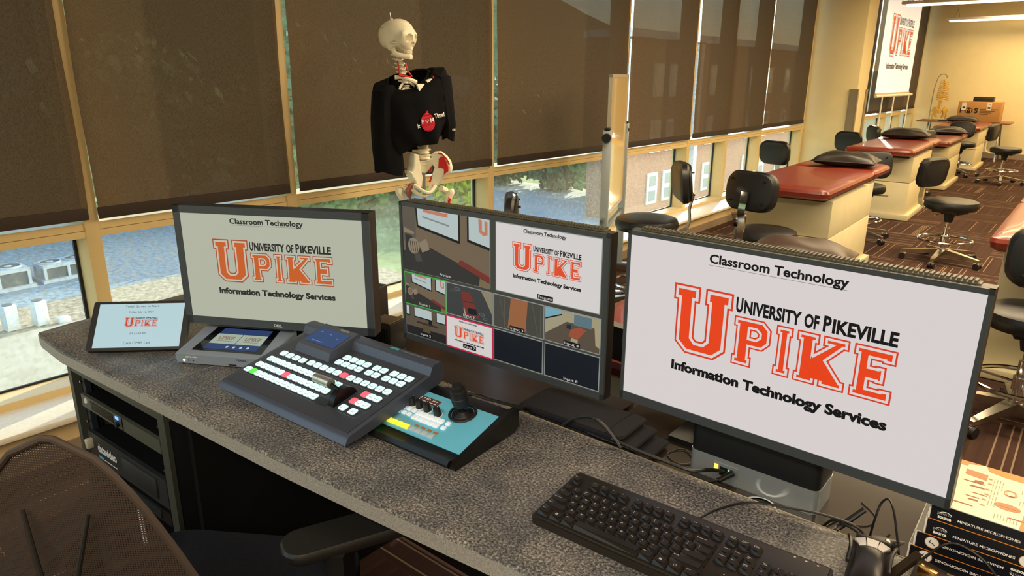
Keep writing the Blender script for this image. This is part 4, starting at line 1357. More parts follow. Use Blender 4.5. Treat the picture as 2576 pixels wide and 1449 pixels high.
# middle screen: multi view
t, T, M = monitor('monitor', 'middle monitor showing a mosaic of camera pictures', (-1.337, 1.164, .836), radians(1.6), .612, .365, (.009, .009, .014))
vent_teeth(t, T, .612, .365, TOOTH)
ui = screen_mat('mv_bg', '55564c', .5)
mb = MB(); quad(mb, M, 0, 0, 16, 9, ui)
scr = mb.build('screen', None, t)
def sm(n, c, e=.62):
    return screen_mat('mv_' + n, c, e)
LINE, WHT, TAN, DRK, TVB, RB = sm('line', 'a7a9a6'), sm('white', 'e4dfdc', .8), sm('tan', '85735c'), sm('floor', '3c3a38'), sm('tvframe', '1c1e20'), sm('bench', '8a3a34')
TVW, SKB, FLB, GRN, MRD, BLU, LAB, NAVY = sm('tv', 'c4d3d2', .75), sm('bonepic', 'a3927a'), sm('floorblue', '474a4a'), sm('green', '3fb54a', .8), sm('magenta', 'd52a50', .8), sm('blueblk', '1a2029'), sm('label', '16181a'), sm('navy', '2b3a4c', .5)
mvm = pic_mats('mv', 'e4dfdc', .8, 'ee5630', 'ea5030', '1d1d20')
def pane(x0, y0, x1, y1, border, bw=.06):
    quad(mb, M, x0 - bw, y0 - bw, x1 + bw, y1 + bw, border, .0004)
def cap(s, x, y, bgd=True, m=WHT, w_=None):
    wd = .105 * len(s) * 1.35
    if bgd:
        quad(mb, M, x - wd / 2 - .08, y - .16, x + wd / 2 + .08, y + .13, LAB, .0016)
    mb.use(m).text(s, wd, .17, M @ Matrix.Translation((x, -y - .07, .002)), align='C')
def P4(pts, m, z=.0010):
    mb.use(m).poly([[(x, -y) for x, y in pts]], z, mtx=M)
def room_pic(x0, y0, s, bench=True):
    """the small lab seen by a camera: wall, floor, two wall screens, skeleton and a bench"""
    q = lambda x, y: (x0 + x * s, y0 + y * s)
    P4([q(0, 0), q(7.7, 0), q(7.7, 4.3), q(0, 4.3)], TAN, .0007)
    P4([q(0, 0), q(1.25, 0), q(1.25, 2.1), q(0, 2.3)], sm('corner', '6f6558'), .0008)
    P4([q(0, 3.0), q(2.5, 2.45), q(5.2, 3.15), q(7.7, 3.9), q(7.7, 4.3), q(0, 4.3)], DRK, .0008)
    P4([q(1.25, 0), q(5.25, 0), q(5.25, 1.85), q(1.35, 1.25)], TVB, .0009)
    P4([q(1.4, 0), q(5.1, 0), q(5.1, 1.65), q(1.5, 1.1)], TVW, .0011)
    P4([q(5.85, 0), q(7.7, 0), q(7.7, 1.9), q(5.85, 1.6)], TVB, .0009)
    P4([q(6.0, 0), q(7.7, 0), q(7.7, 1.72), q(6.0, 1.45)], TVW, .0011)
    P4([q(2.0, .0), q(4.2, .05), q(4.2, .3), q(2.0, .18)], sm('pale_orange', 'd98a70', .7), .0012)
    P4([q(1.9, .45), q(4.3, .75), q(4.3, .86), q(1.9, .55)], sm('pale_text', '8d9a9c', .7), .0012)
    P4([q(6.8, .05), q(7.1, .1), q(7.1, .75), q(7.3, .8), q(7.3, .12), q(7.55, .16), q(7.55, .95), q(7.2, 1.05), q(6.85, .85)], sm('pale_orange', 'd98a70', .7), .0012)
    P4([q(.1, 1.4), q(1.0, 1.6), q(1.1, 1.75), q(.1, 1.75)], SKB, .0009)
    P4([q(.2, 1.8), q(.9, 1.9), q(.8, 3.2), q(.2, 3.5)], sm('darkthing', '39393a'), .0009)
    mb.use(SKB).poly([[(q(1.0 + .55 * cos(a * .42), 2.55 + .55 * sin(a * .42))[0], -q(1.0 + .55 * cos(a * .42), 2.55 + .55 * sin(a * .42))[1]) for a in range(15)]], .0010, mtx=M)
    mb.use(DRK)
    for k in range(4):
        mb.poly([[(q(.65 + k * .2, 2.25)[0], -q(0, 2.25)[1]), (q(.72 + k * .2, 2.25)[0], -q(0, 2.25)[1]), (q(.8 + k * .2, 2.9)[0], -q(0, 2.9)[1]), (q(.73 + k * .2, 2.9)[0], -q(0, 2.9)[1])]], .0012, mtx=M)
    P4([q(1.5, 2.3), q(2.2, 1.9), q(2.5, 2.6), q(1.8, 2.9)], SKB, .0010)
    P4([q(1.0, 3.0), q(1.5, 2.9), q(1.8, 3.5), q(1.2, 3.6)], sm('dim', '55524e'), .0010)
    if bench:
        P4([q(5.3, 2.85), q(7.7, 3.55), q(7.7, 3.95), q(4.95, 3.15)], RB, .0010)
        P4([q(6.9, 3.75), q(7.7, 3.98), q(7.7, 4.3), q(6.8, 4.3)], sm('benchbase', '8d7a5c'), .0011)
mb = MB()
pane(.1, .1, 7.75, 4.32, LINE, .05)
room_pic(.05, .05, 1.0)
cap('Preview', 3.95, 4.16, False)
pane(8.27, .1, 15.75, 4.28, LINE, .05)
quad(mb, M, 8.27, .1, 15.75, 4.28, WHT, .0008)
mb_k = 7.48 / 16
logo(mb, M @ Matrix.Translation((8.27, -.1, .0009)) @ Matrix.Diagonal((mb_k, 4.18 / 9, 1, 1)), mvm, .0003)
cap('Program', 12.03, 4.1)
pane(.04, 4.58, 3.9, 6.7, GRN, .09)
room_pic(.05, 4.58, .497)
cap('Input 1', 1.95, 6.55, False)
pane(4.02, 4.6, 7.92, 6.64, LINE)
quad(mb, M, 4.02, 4.6, 7.92, 6.64, FLB, .0007)
P4([(7.0, 4.6), (7.92, 4.6), (7.92, 6.0), (7.5, 5.3)], sm('pale_wall', 'a59b7c'), .0009)
P4([(5.3, 4.95), (6.1, 4.9), (6.9, 6.45), (5.6, 6.5)], RB, .0010)
P4([(5.5, 5.55), (6.4, 5.5), (6.42, 5.56), (5.52, 5.61)], DRK, .0012)
P4([(5.85, 5.95), (6.6, 5.9), (6.75, 6.3), (5.95, 6.33)], BLU, .0013)
P4([(5.5, 6.0), (5.6, 6.0), (5.75, 6.5), (5.62, 6.5)], sm('edgewhite', 'b8b2a4'), .0012)
for cx_, cy_, r_ in ((4.6, 5.0, .22), (5.0, 4.85, .25), (7.1, 6.15, .25), (7.35, 6.4, .2)):
    mb.use(sm('chromepic', '7d8486')).poly([[(cx_ + r_ * cos(a * .52), -cy_ + r_ * .4 * sin(a * .52)) for a in range(12)], [(cx_ + r_ * .8 * cos(a * .52), -cy_ + r_ * .28 * sin(a * .52)) for a in range(12)]], .0011, mtx=M)
cap('Input 2', 6.0, 6.5, False)
pane(8.06, 4.6, 11.92, 6.64, LINE)
quad(mb, M, 8.06, 4.6, 11.92, 6.64, sm('floorgrey', '54524b'), .0007)
for i in range(9):
    P4([(8.1 + i * .42, 4.62), (8.14 + i * .42, 4.62), (8.14 + i * .42 + (.5 if i % 2 else -.03), 6.6), (8.1 + i * .42 + (.5 if i % 2 else -.03), 6.6)] if i < 8 else [(11.7, 4.7), (11.74, 4.7), (11.74, 6.6), (11.7, 6.6)], sm('floorline', '6e6a5e'), .0008)
P4([(9.45, 4.6), (10.75, 4.6), (10.6, 6.5), (9.2, 6.55)], sm('bench_orange', 'b3744c'), .0010)
cap('Input 3', 9.95, 6.5)
pane(12.08, 4.6, 15.86, 6.62, LINE)
quad(mb, M, 12.08, 4.6, 15.86, 6.62, sm('pale_wall2', 'b5ac8c', .7), .0007)
P4([(12.08, 4.62), (13.2, 4.62), (13.2, 4.8), (12.08, 5.25)], sm('bluescreen', '7fb7c9', .75), .0010)
P4([(12.08, 5.25), (13.25, 4.8), (13.25, 4.88), (12.08, 5.34)], TVB, .0011)
P4([(12.08, 6.62), (12.08, 6.2), (13.6, 5.2), (15.86, 5.2), (15.86, 6.62)], sm('floorbrown', '6a5c4e'), .0009)
P4([(14.1, 4.65), (15.3, 4.65), (15.3, 5.3), (14.1, 5.3)], sm('bluegrey', '6f8b94'), .0010)
P4([(13.9, 5.6), (14.5, 5.35), (14.95, 5.45), (14.4, 6.1), (13.75, 6.05)], sm('bench_red', 'b95f45'), .0012)
P4([(13.95, 6.1), (14.4, 6.12), (14.4, 6.35), (13.9, 6.3)], sm('cream', 'c7b48e'), .0013)
P4([(15.5, 5.2), (15.86, 5.1), (15.86, 6.3), (15.6, 6.2)], sm('cream', 'c7b48e'), .0012)
P4([(13.6, 5.35), (13.9, 5.3), (13.9, 5.6), (13.6, 5.6)], NAVY, .0013)
cap('Input 4', 14.0, 6.5)
pane(.06, 6.86, 3.86, 8.9, sm('dimline', '6a6c6a'))
quad(mb, M, .06, 6.86, 3.86, 8.9, sm('wall5', '6d6251'), .0007)
quad(mb, M, .06, 8.3, 3.86, 8.9, sm('floor5', '2e2c2c'), .0008)
for x0, x1 in ((.06, .45), (.85, 2.6), (3.0, 3.86)):
    quad(mb, M, x0, 6.9, x1, 7.6, TVB, .0009); quad(mb, M, x0 + .05, 6.9, x1 - .05, 7.52, TVW, .0011)
quad(mb, M, 1.1, 7.85, 3.1, 7.98, sm('bench5', '4a3530'), .0010)
quad(mb, M, 1.7, 7.98, 2.4, 8.5, sm('base5', '6a5b43'), .0010)
quad(mb, M, 2.25, 7.6, 2.55, 7.86, TVB, .0011)
cap('Input 5', 1.95, 8.7)
pane(3.98, 6.88, 7.9, 8.9, MRD, .1)
quad(mb, M, 3.98, 6.88, 7.9, 8.9, WHT, .0008)
logo(mb, M @ Matrix.Translation((3.98, -6.88, .0009)) @ Matrix.Diagonal((3.92 / 16, 2.02 / 9, 1, 1)), mvm, .0003)
cap('Input 7', 6.0, 8.62)
for x0, x1 in ((8.1, 11.88), (12.1, 15.88)):
    pane(x0, 6.86, x1, 8.86, LINE)
    quad(mb, M, x0, 6.86, x1, 8.86, BLU, .0008)
cap('Input 8', 14.0, 8.7, False)
mb.build('screen_picture', None, scr)
MB(T).use(SH).b2((.25, .12, -.06), (.36, .23, -.03)).build('mount_plate', None, t)
t = thing('monitor_mount', 'black monitor arm seen in the gap between the middle and right monitors', 'bracket', (-.78, 1.34, .7225))
MB().use(SH).rings([[(-.24, -.06, .18), (-.24, -.03, .18), (-.24, -.03, .26), (-.24, -.06, .26)], [(.05, .12, .075), (.05, .15, .075), (.05, .15, .165), (.05, .12, .165)], [(.2, .14, .03), (.2, .17, .03), (.2, .17, .12), (.2, .14, .12)]]).build('arm', None, t)
MB().use(SH).cyl((.2, .05, .001), (.2, .05, .1), .022).b2((.185, .05, .06), (.215, .15, .1)).b2((.15, -.03, .0005), (.25, .075, .012)).build('clamp', None, t)

# left screen
t, T, M = monitor('monitor', 'left monitor with a thick grey bezel and a paler picture', (-1.884, .846, .838), radians(28.6), .556, .331, (.0195, .019, .022), .045, mat('dell_bezel', '444c54', .42, .1))
lb = screen_mat('left_bg', 'c2c6b2', .78)
mb = MB(); quad(mb, M, 0, 0, 16, 9, lb)
scr = mb.build('screen', None, t)
mb = MB()
logo(mb, M, pic_mats('left', 'd6cfbc', .78, 'd9692f', 'b85535', '33332f'))
mb.build('screen_picture', None, scr)
MB(T @ Matrix.Translation((.278, .0065, .0026))).use(mat('print_pale', 'd7dde2', .5)).text('DELL', .024, .0075, bold=.03, align='C').build('maker_badge', None, t)
MB(T).use(SH).b2((.22, -.068, -.115), (.34, .2, -.06)).build('stand_neck', None, t)
MB().use(SH).box((.28, .175, -.066), (.24, .2, .014), bev=.005).build('stand_foot', None, t)

# touch panel
t = thing('touch_panel', 'black tablet style touch panel showing a time and a small orange logo', 'touch screen', (-2.04, .628, .772), radians(44.5))
Tt = frame((0, 0, .003), (1, 0, 0), (0, sin(radians(40)), cos(radians(40))))
W_, H_ = .262, .146
mb = MB(Tt).use(SH).poly([rrect(W_, H_, .006, 3, W_ / 2, H_ / 2)], -.016, 0)
mb.build('housing', None, t)
Mt = Tt @ Matrix.Translation((.0165, H_ - .008, .0004)) @ Matrix.Diagonal((.231 / 16, (H_ - .0165) / 9, 1, 1))
mb = MB(); quad(mb, Mt, 0, 0, 16, 9, screen_mat('tab_bg', 'bfdce2', .85))
scr = mb.build('screen', None, t)
mb = MB()
logo(mb, Mt @ Matrix.Translation((3.55, -1.55, 0)) @ Matrix.Diagonal((.58, .58, 1, 1)), pic_mats('tab', 'c5dde2', .85, 'd9482a', 'cf4a33', '2a3038'), .0003, False, False)
mb.use(screen_mat('tab_dark', '2a3038', .8))
for s_, x, y, w2, h2 in (('Touch Screen to Start', 8, .55, 6.3, .42), ('Friday, July 12, 2024', 8, 1.7, 4.6, .36), ('07:13:58 PM', 8, 6.2, 3.1, .36), ('Coal OMM Lab', 8, 8.15, 4.9, .5)):
    mb.text(s_, w2, h2, Mt @ Matrix.Translation((x, -y - .2, .0004)), align='C')
mb.build('screen_picture', None, scr)
MB().use(SH).rings([[(.08, .03, 0), (.19, .03, 0), (.19, .12, 0), (.08, .12, 0)], [(.08, .035, .01), (.19, .035, .01), (.19, .11, .06), (.08, .11, .06)]]).build('stand', None, t)

# ---------------------------------------------------------------- recorder with touch screen
ZT = .765
GREYB = mat('recorder_grey', '8793a4', .4, .1)
t = thing('video_recorder', 'grey wedge shaped recorder with a tilted touch screen under the left monitor', 'recorder', (-1.789, .762, ZT), radians(30))
W_, D_ = .268, .15
MB().use(GREYB).rings([[(0, 0, .004), (W_, 0, .004), (W_, D_, .004), (0, D_, .004)], [(-.002, -.002, .03), (W_ + .002, -.002, .03), (W_ + .002, D_, .056), (-.002, D_, .056)], [(.003, .003, .034), (W_ - .003, .003, .034), (W_ - .003, D_ - .003, .06), (.003, D_ - .003, .06)]]).use(BLKM).box((.03, .03, .002), (.02, .02, .004)).box((W_ - .03, .03, .002), (.02, .02, .004)).box((W_ / 2, .12, .002), (.2, .02, .004)).build('case', None, t)
Tp = frame((0, .003, .0345), (1, 0, 0), (0, .147, .026))
MB(Tp).use(mat('gloss_black', '0a0d14', .12)).poly([[(.035, .012), (.235, .012), (.228, .137), (.042, .137)]], .0006).build('screen_glass', None, t)
sg = t.children[-1]
mb = MB(Tp)
quad(mb, Matrix(), 0, 0, 0, 0, BLKM) if False else None
mb.use(screen_mat('rec_blue', '2f4470', .8)).poly([[(.062, .022), (.215, .022), (.21, .13), (.067, .13)]], .0010)
mb.use(screen_mat('rec_pale', 'b9c8b4', .7)).poly([[(.063, .05), (.1375, .05), (.1375, .1), (.065, .1)]], .0014).poly([[(.1395, .05), (.213, .05), (.211, .1), (.1395, .1)]], .0014)
mb.use(screen_mat('rec_logo', '9a7f6f', .7))
for x in (.078, .155):
    mb.text('UPIKE', .045, .016, Tp.inverted() @ Tp @ Matrix.Translation((x, .07, .0018)), bold=.03).poly([[(x, .062), (x + .045, .062), (x + .045, .064), (x, .064)]], .0018)
mb.use(screen_mat('rec_icons', 'cfd8e4', .8))
for x in (.125, .145, .165, .185):
    mb.poly([[(x + .004 * cos(k * pi / 4), .035 + .005 * sin(k * pi / 4)) for k in range(8)]], .0016)
mb.build('screen', None, sg)
Tf = frame((0, -.0022, .004), (1, 0, 0), (0, .0, 1))
MB(Tf).use(mat('print_white', 'f2eeea')).text('epiphan video', .035, .0045, Matrix.Translation((.026, .0175, .0004)), bold=.02).use(mat('print_green', '45b07a', .5)).poly([[(.021 + .003 * cos(k * pi / 5), .0195 + .004 * sin(k * pi / 5)) for k in range(10)]], .0004).use(mat('print_navy', '3b4f78', .5)).text('PEARL', .032, .005, Matrix.Translation((.172, .017, .0004)), bold=.03).build('lettering', None, t)
MB(Tf).use(mat('led_warm', 'fff1da', .4, emit='fff3e0', es=.8)).poly([[(.0225 + .0035 * cos(k * pi / 6), .009 + .0035 * sin(k * pi / 6)) for k in range(12)]], .0005).use(BLKM).poly([[(.036 + .002 * cos(k * pi / 4), .0095 + .002 * sin(k * pi / 4)) for k in range(8)]], .0005).poly([[(.049 + .002 * cos(k * pi / 4), .0095 + .002 * sin(k * pi / 4)) for k in range(8)]], .0005).b2((.15, .004, 0), (.172, .0065, .0008)).build('indicators', None, t)

# ---------------------------------------------------------------- video switcher
SWM = mat('switcher_shell', '4a5060', .4, .2)
SWD = mat('switcher_panel', '3d414d', .45, .15)
t = thing('video_switcher', 'large dark video switcher with rows of lit white buttons', 'video switcher', (-1.523, .751, ZT), radians(2.5))
SL = math.atan2(.045, .215)
W_ = .45
prof_ = [(-.012, .018), (-.006, .03), (0, .0345), (.238, .0845), (.246, .103), (.254, .108), (.276, .108), (.285, .098), (.285, .07), (.27, .056), (.1, .03), (.03, .02)]
MB().use(SWM).rings([[Vector((x, y, z)) for y, z in prof_] for x in (-.006, W_ + .006)]).build('case', None, t)
MB().use(BLKM).b2((.05, .2, 0), (.08, .26, .054)).b2((.33, .2, 0), (.36, .26, .054)).b2((.05, .06, 0), (.08, .09, .032)).b2((.33, .06, 0), (.36, .09, .032)).build('feet', None, t)
Ts = Matrix.Translation((0, 0, .035)) @ Matrix.Rotation(SL, 4, 'X')
mb = MB(Ts).use(SWD).b2((.006, .006, -.002), (W_ - .006, .238, .0012))
mb.use(mat('outline_grey', '6d737d', .5))
def outline(mb, x0, y0, x1, y1, w2=.0007, z=.0018):
    mb.poly([rrect(x1 - x0, y1 - y0, .002, 2, (x0 + x1) / 2, (y0 + y1) / 2), rrect(x1 - x0 - 2 * w2, y1 - y0 - 2 * w2, .0015, 2, (x0 + x1) / 2, (y0 + y1) / 2)], z)
for r in ((.012, .042, .292, .068), (.02, .07, .297, .096), (.025, .1, .302, .126), (.034, .133, .43, .162), (.2, .169, .3, .219), (.307, .17, .358, .219), (.363, .17, .441, .22), (.362, .046, .425, .129)):
    outline(mb, *r)
mb.build('top_panel', None, t)
BTN = mat('button_lit', 'cfeeee', .4, emit='c3eff2', es=.36)
BRD = mat('button_red', 'f06a78', .4, emit='ff4d68', es=.4)
BGR = mat('button_green', '5fe04e', .4, emit='42e03a', es=.4)
CAPB = mat('button_body', '8f9ea3', .4)
def button_mesh(m, name, s=(.0192, .0172, .0065)):
    mb = MB().use(CAPB).box((0, 0, s[2] * .4), (s[0] + .0006, s[1] + .0006, s[2] * .8), bev=.003).use(m).box((0, 0, s[2] * .7), (s[0], s[1], s[2] * .8), bev=.0035).use(CAPB).b2((-s[0] * .3, -s[1] * .28, s[2] * 1.1), (s[0] * .3, -s[1] * .22, s[2] * 1.12)).b2((s[0] * .27, -s[1] * .28, s[2] * 1.1), (s[0] * .31, s[1] * .1, s[2] * 1.12))
    o = mb.build(name)
    me = o.data
    bpy.data.objects.remove(o)
    return me
BM = {'w': button_mesh(BTN, 'button'), 'r': button_mesh(BRD, 'button'), 'g': button_mesh(BGR, 'button')}
def put(me, name, parent, T, x, y, z=.001, label=None):
    o = bpy.data.objects.new(name, me)
    COL.objects.link(o)
    o.parent = parent
    o.matrix_basis = T @ Matrix.Translation((x, y, z))
    if label:
        o['label'] = label
    return o
BL = []
for r, (x0, y0) in enumerate(((.0228, .055), (.0305, .083), (.0362, .113))):
    for k in range(13):
        c = 'g' if (r, k) == (0, 1) else 'r' if (r, k) == (1, 5) else 'w'
        BL.append((x0 + k * .0211, y0, c))
for k in range(4):
    BL.append((.046 + k * .0252, .1445, 'w'))
for k in range(12):
    BL.append((.151 + k * .0242, .147, 'r' if k == 5 else 'w'))
for k in range(4):
    BL += [(.2175 + k * .0238, .2045, 'w'), (.214 + k * .0236, .1815, 'w')]
for k in range(2):
    BL += [(.3218 + k * .0238, .205, 'w'), (.3185 + k * .0238, .1825, 'w')]
for k in range(3):
    BL += [(.3783 + k * .0243, .207, 'w'), (.375 + k * .0236, .184, 'w')]
for k in range(3):
    BL += [(.379 + k * .019, .1165, 'r' if k == 0 else 'w'), (.374 + k * .019, .087, 'r' if k == 0 else 'w')]
BL += [(.371, .059, 'w'), (.4025, .059, 'w')]
for x, y, c in BL:
    put(BM[c], 'button', t, Ts, x, y, .0012, {'r': 'red lit button', 'g': 'green lit button'}.get(c))
Tb2 = Ts @ Matrix.Translation((.053, .172, .001))
MB(Tb2).use(SWM).rings([[(0, 0, 0), (.132, 0, 0), (.138, .108, 0), (-.002, .108, 0)], [(.004, .012, .018), (.128, .012, .018), (.132, .105, .024), (.004, .105, .024)]]).build('display_housing', None, t)
dh = t.children[-1]
MB(Tb2 @ frame((0, .012, .0185), (1, 0, 0), (0, .1, .006))).use(screen_mat('sw_blue', '34507f', .75)).poly([[(.011, .016), (.12, .016), (.12, .075), (.013, .075)]], .0005).use(screen_mat('sw_bits', '7d95bd', .8)).poly([[(.03, .024), (.07, .024), (.07, .026), (.03, .026)]], .0008).poly([[(.025, .06), (.033, .06), (.033, .062), (.025, .062)]], .0008).poly([[(.06, .058), (.068, .058), (.068, .06), (.06, .06)]], .0008).poly([[(.095, .05), (.103, .05), (.103, .052), (.095, .052)]], .0008).build('display', None, dh)
MB(Tb2 @ frame((0, .012, .0185), (1, 0, 0), (0, .1, .006))).use(mat('print_grey', 'a6adb8', .5)).text('datavideo', .034, .0075, Matrix.Translation((.07, .084, .0006)), bold=.02).build('maker_badge', None, dh)
mb = MB().use(mat('print_cyan', '57b9c4', .5)).poly([[(.3, .262), (.328, .262), (.328, .272), (.3, .272)]], .1085).use(mat('print_grey', 'a6adb8', .5)).text('HD DIGITAL VIDEO SWITCHER', .085, .005, Matrix.Translation((.334, .264, .1086)), bold=.02)
mb.build('lettering', None, t)
MB(Ts).use(mat('tbar_pad', '232733', .5)).b2((.29, .045, 0), (.325, .066, .0025)).use(BLKM).rings([[(.329 + k * .0006, .085 + .034 * cos(a), .001 + .027 * sin(a)) for a in [i * pi / 12 for i in range(13)]] for k in (0, 30)]).build('tbar_base', None, t)
MB(Ts).use(mat('tbar_metal', 'c9c3b4', .3, .8)).cyl((.258, .083, .034), (.275, .083, .034), .0105).cyl((.275, .083, .034), (.278, .083, .034), .009).cyl((.278, .083, .034), (.312, .083, .034), .0115).use(BLKM).cyl((.312, .083, .03), (.335, .083, .024), .005).build('tbar_lever', None, t)

# ---------------------------------------------------------------- camera controller
t = thing('camera_controller', 'blue topped camera controller with a black joystick', 'controller', (-1.134, .871, ZT), radians(3.2))
PS = math.atan2(.03, .13)
prof_ = [(-.036, .004), (-.04, .012), (-.034, .02), (-.018, .0145), (0, .0165), (.14, .0485), (.165, .05), (.172, .044), (.172, .006), (.02, .002)]
MB().use(BLKM).rings([[Vector((x, y, z)) for y, z in prof_] for x in (-.004, .268)]).use(mat('cheek_black', '08090a', .35)).rings([[Vector((x, y, z)) for y, z in [(-.03, .0), (-.036, .012), (-.02, .018), (.0, .021), (.14, .054), (.175, .054), (.18, .046), (.18, .012), (.165, .001)]] for x in (.268, .281)]).rings([[Vector((x, y, z)) for y, z in [(-.03, .0), (-.036, .012), (-.02, .018), (.0, .019), (.14, .051), (.175, .053), (.18, .046), (.18, .012), (.165, .001)]] for x in (-.01, -.004)]).build('case', None, t)
Tk = Matrix.Translation((0, 0, .0172)) @ Matrix.Rotation(PS, 4, 'X')
BLUE = mat('plate_blue', '6cc7e8', .35, .05, noise=.06, nscale=6)
mb = MB(Tk).use(BLUE).b2((.003, .0, -.001), (.266, .133, .0012)).use(mat('print_pale', 'd7dde2', .5)).poly([[(.038, .125), (.058, .125), (.058, .127), (.038, .127)]], .0014)
mb.build('top_plate', None, t)
MB(Tk).use(screen_mat('ptz_disp', '6b3f2a', .6)).b2((.04, .0975, .001), (.118, .1165, .0016)).use(screen_mat('ptz_digits', 'dfe8e4', .9)).text('50 M0 X1', .06, .005, Matrix.Translation((.05, .108, .002))).b2((.044, .1015, .0015), (.112, .1025, .0019)).build('display', None, t)
RING = mat('ring_white', 'f2f4f4', .5)
KN = mat('knob_black', '1d1f22', .35)
mb = MB().use(RING).lathe([(0, 0), (.0115, 0), (.0115, .0015), (0, .0015)], n=20).use(KN).lathe([(0, .001), (.0095, .001), (.009, .008), (.0075, .018), (.0068, .0205), (0, .0205)], n=20).use(RING).b2((-.0006, .003, .0205), (.0006, .007, .0208))
o = mb.build('knob'); KM = o.data; bpy.data.objects.remove(o)
for x, y in ((.0404, .0806), (.0626, .081), (.0849, .0802), (.1089, .079), (.1405, .0765)):
    put(KM, 'knob', t, Tk, x, y)
def sbtn(m, s, nm='b'):
    o = MB().use(m).box((0, 0, .002), (s[0], s[1], .005), bev=.0018).build('button')
    me = o.data
    bpy.data.objects.remove(o)
    return me
PW = mat('ptz_white', 'e6f0f4', .4, emit='eaf4ff', es=.12)
PY = mat('ptz_yellow', 'f0e03c', .4, emit='f2e23a', es=.4)
PG = mat('ptz_green', '57e04a', .4, emit='4fe04a', es=.4)
PL = mat('ptz_grey', 'b9cdd8', .4)
b_s, b_w, b_y, b_g, b_l = sbtn(PW, (.0115, .0105)), sbtn(PW, (.0145, .0135)), sbtn(PY, (.0172, .0125)), sbtn(PG, (.0172, .0125)), sbtn(PL, (.0172, .0125))
for k in range(4):
    put(b_s, 'button', t, Tk, .0345 + k * .0157, .049)
    put(b_w if k == 0 else b_s, 'button', t, Tk, .0375 + k * .0153, .0637)
for k in range(5):
    put(b_w, 'button', t, Tk, .1005 + k * .0155, .0465)
    put(b_w, 'button', t, Tk, .1006 + k * .0156, .0618)
put(b_s, 'button', t, Tk, .183, .0624)
put(b_s, 'button', t, Tk, .1828, .0472)
mb = MB(Tk)
for k in range(9):
    put((b_g if k == 0 else b_y if k < 5 else b_l), 'button', t, Tk, .0332 + k * .01776, .0145, .001, ('green lit button' if k == 0 else 'yellow lit button' if k < 5 else None))
    mb.use(mat('lcd_pale', '9fb2a6', .4) if k < 5 else mat('lcd_orange', 'b5722e', .5)).b2((.0356 + k * .01776 - .006, .0255, .001), (.0356 + k * .01776 + .006, .031, .0016))
mb.build('label_windows', None, t)
Tj = Tk @ Matrix.Translation((.188, .105, 0))
jm = mat('joystick_rubber', '17181b', .5)
MB(Tj).use(jm).lathe([(0, 0), (.031, 0), (.032, .003), (.03, .006), (.026, .0065), (.025, .003)], n=32).lathe([(.024, .002), (.021, .006), (.018, .003), (.015, .008), (.012, .005), (.009, .01), (.006, .007), (.004, .014)], n=28).build('joystick_base', None, t)
MB(Tj).use(jm).cyl((0, 0, .008), (0, 0, .025), .005).lathe([(0, .02), (.008, .021), (.0165, .026), (.0175, .034), (.0185, .035), (.0185, .047), (.0175, .048), (.0185, .049), (.0185, .062), (.0165, .067), (.0125, .068), (.012, .074), (.011, .0765), (0, .077)], n=28).build('joystick', None, t)

# ---------------------------------------------------------------- keyboard
KEYM = mat('key_black', '1a1613', .42, spec=.4)
KBM = mat('keyboard_case', '1f1a15', .4)
LEG = mat('key_print', 'cfc8bd', .6)
t = thing('keyboard', 'black keyboard with white lettering at the front of the worktop', 'keyboard', (-.637, .82, ZT), radians(2.9))
U1 = .01905
KT = Matrix.Rotation(radians(3.5), 4, 'X')
MB(KT).use(KBM).poly([rrect(.452, .158, .008, 3, .226, .079)], .003, .0165).box((.226, .079, .0165), (.443, .15, .006), bev=.003).use(BLKM).box((.05, .14, .001), (.03, .012, .006)).box((.4, .14, .001), (.03, .012, .006)).use(LEG).b2((.395, .1465, .0196), (.398, .149, .0199)).b2((.412, .1465, .0196), (.415, .149, .0199)).b2((.429, .1465, .0196), (.432, .149, .0199)).build('case', None, t)
rows = [
    (0, 0, [('Ctrl', 1.25), ('win', 1.25), ('Alt', 1.25), ('', 6.25), ('Alt', 1.25), ('win', 1.25), ('menu', 1.25), ('Ctrl', 1.25)]),
    (1, 0, [('Shift', 2.25)] + [(c, 1) for c in 'ZXCVBNM'] + [('<,', 1), ('>.', 1), ('?/', 1), ('Shift', 2.75)]),
    (2, 0, [('Caps Lock', 1.75)] + [(c, 1) for c in 'ASDFGHJKL'] + [(':;', 1), ('"\'', 1), ('Enter', 2.25)]),
    (3, 0, [('Tab', 1.5)] + [(c, 1) for c in 'QWERTYUIOP'] + [('{[', 1), ('}]', 1), ('|\\', 1.5)]),
    (4, 0, [('~`', 1), ('!1', 1), ('@2', 1), ('#3', 1), ('$4', 1), ('%5', 1), ('^6', 1), ('&7', 1), ('*8', 1), ('(9', 1), (')0', 1), ('_-', 1), ('+=', 1), ('Backspace', 2)]),
    (5, 0, [('Esc', 1)]), (5, 2, [('F%d' % i, 1) for i in (1, 2, 3, 4)]), (5, 6.5, [('F%d' % i, 1) for i in (5, 6, 7, 8)]), (5, 11, [('F%d' % i, 1) for i in (9, 10, 11, 12)]),
    (5, 15.25, [('Print\nScreen', 1), ('Scroll\nLock', 1), ('Pause\nBreak', 1)]), (4, 15.25, [('Insert', 1), ('Home', 1), ('Page\nUp', 1)]), (3, 15.25, [('Delete', 1), ('End', 1), ('Page\nDown', 1)]), (1, 16.25, [('^', 1)]), (0, 15.25, [('<', 1), ('v', 1), ('>', 1)]),
    (4, 18.5, [('Num\nLock', 1), ('/', 1), ('*', 1), ('-', 1)]), (3, 18.5, [('7', 1), ('8', 1), ('9', 1)]), (2, 18.5, [('4', 1), ('5', 1), ('6', 1)])]
KX0, KY0 = .0065, .0135
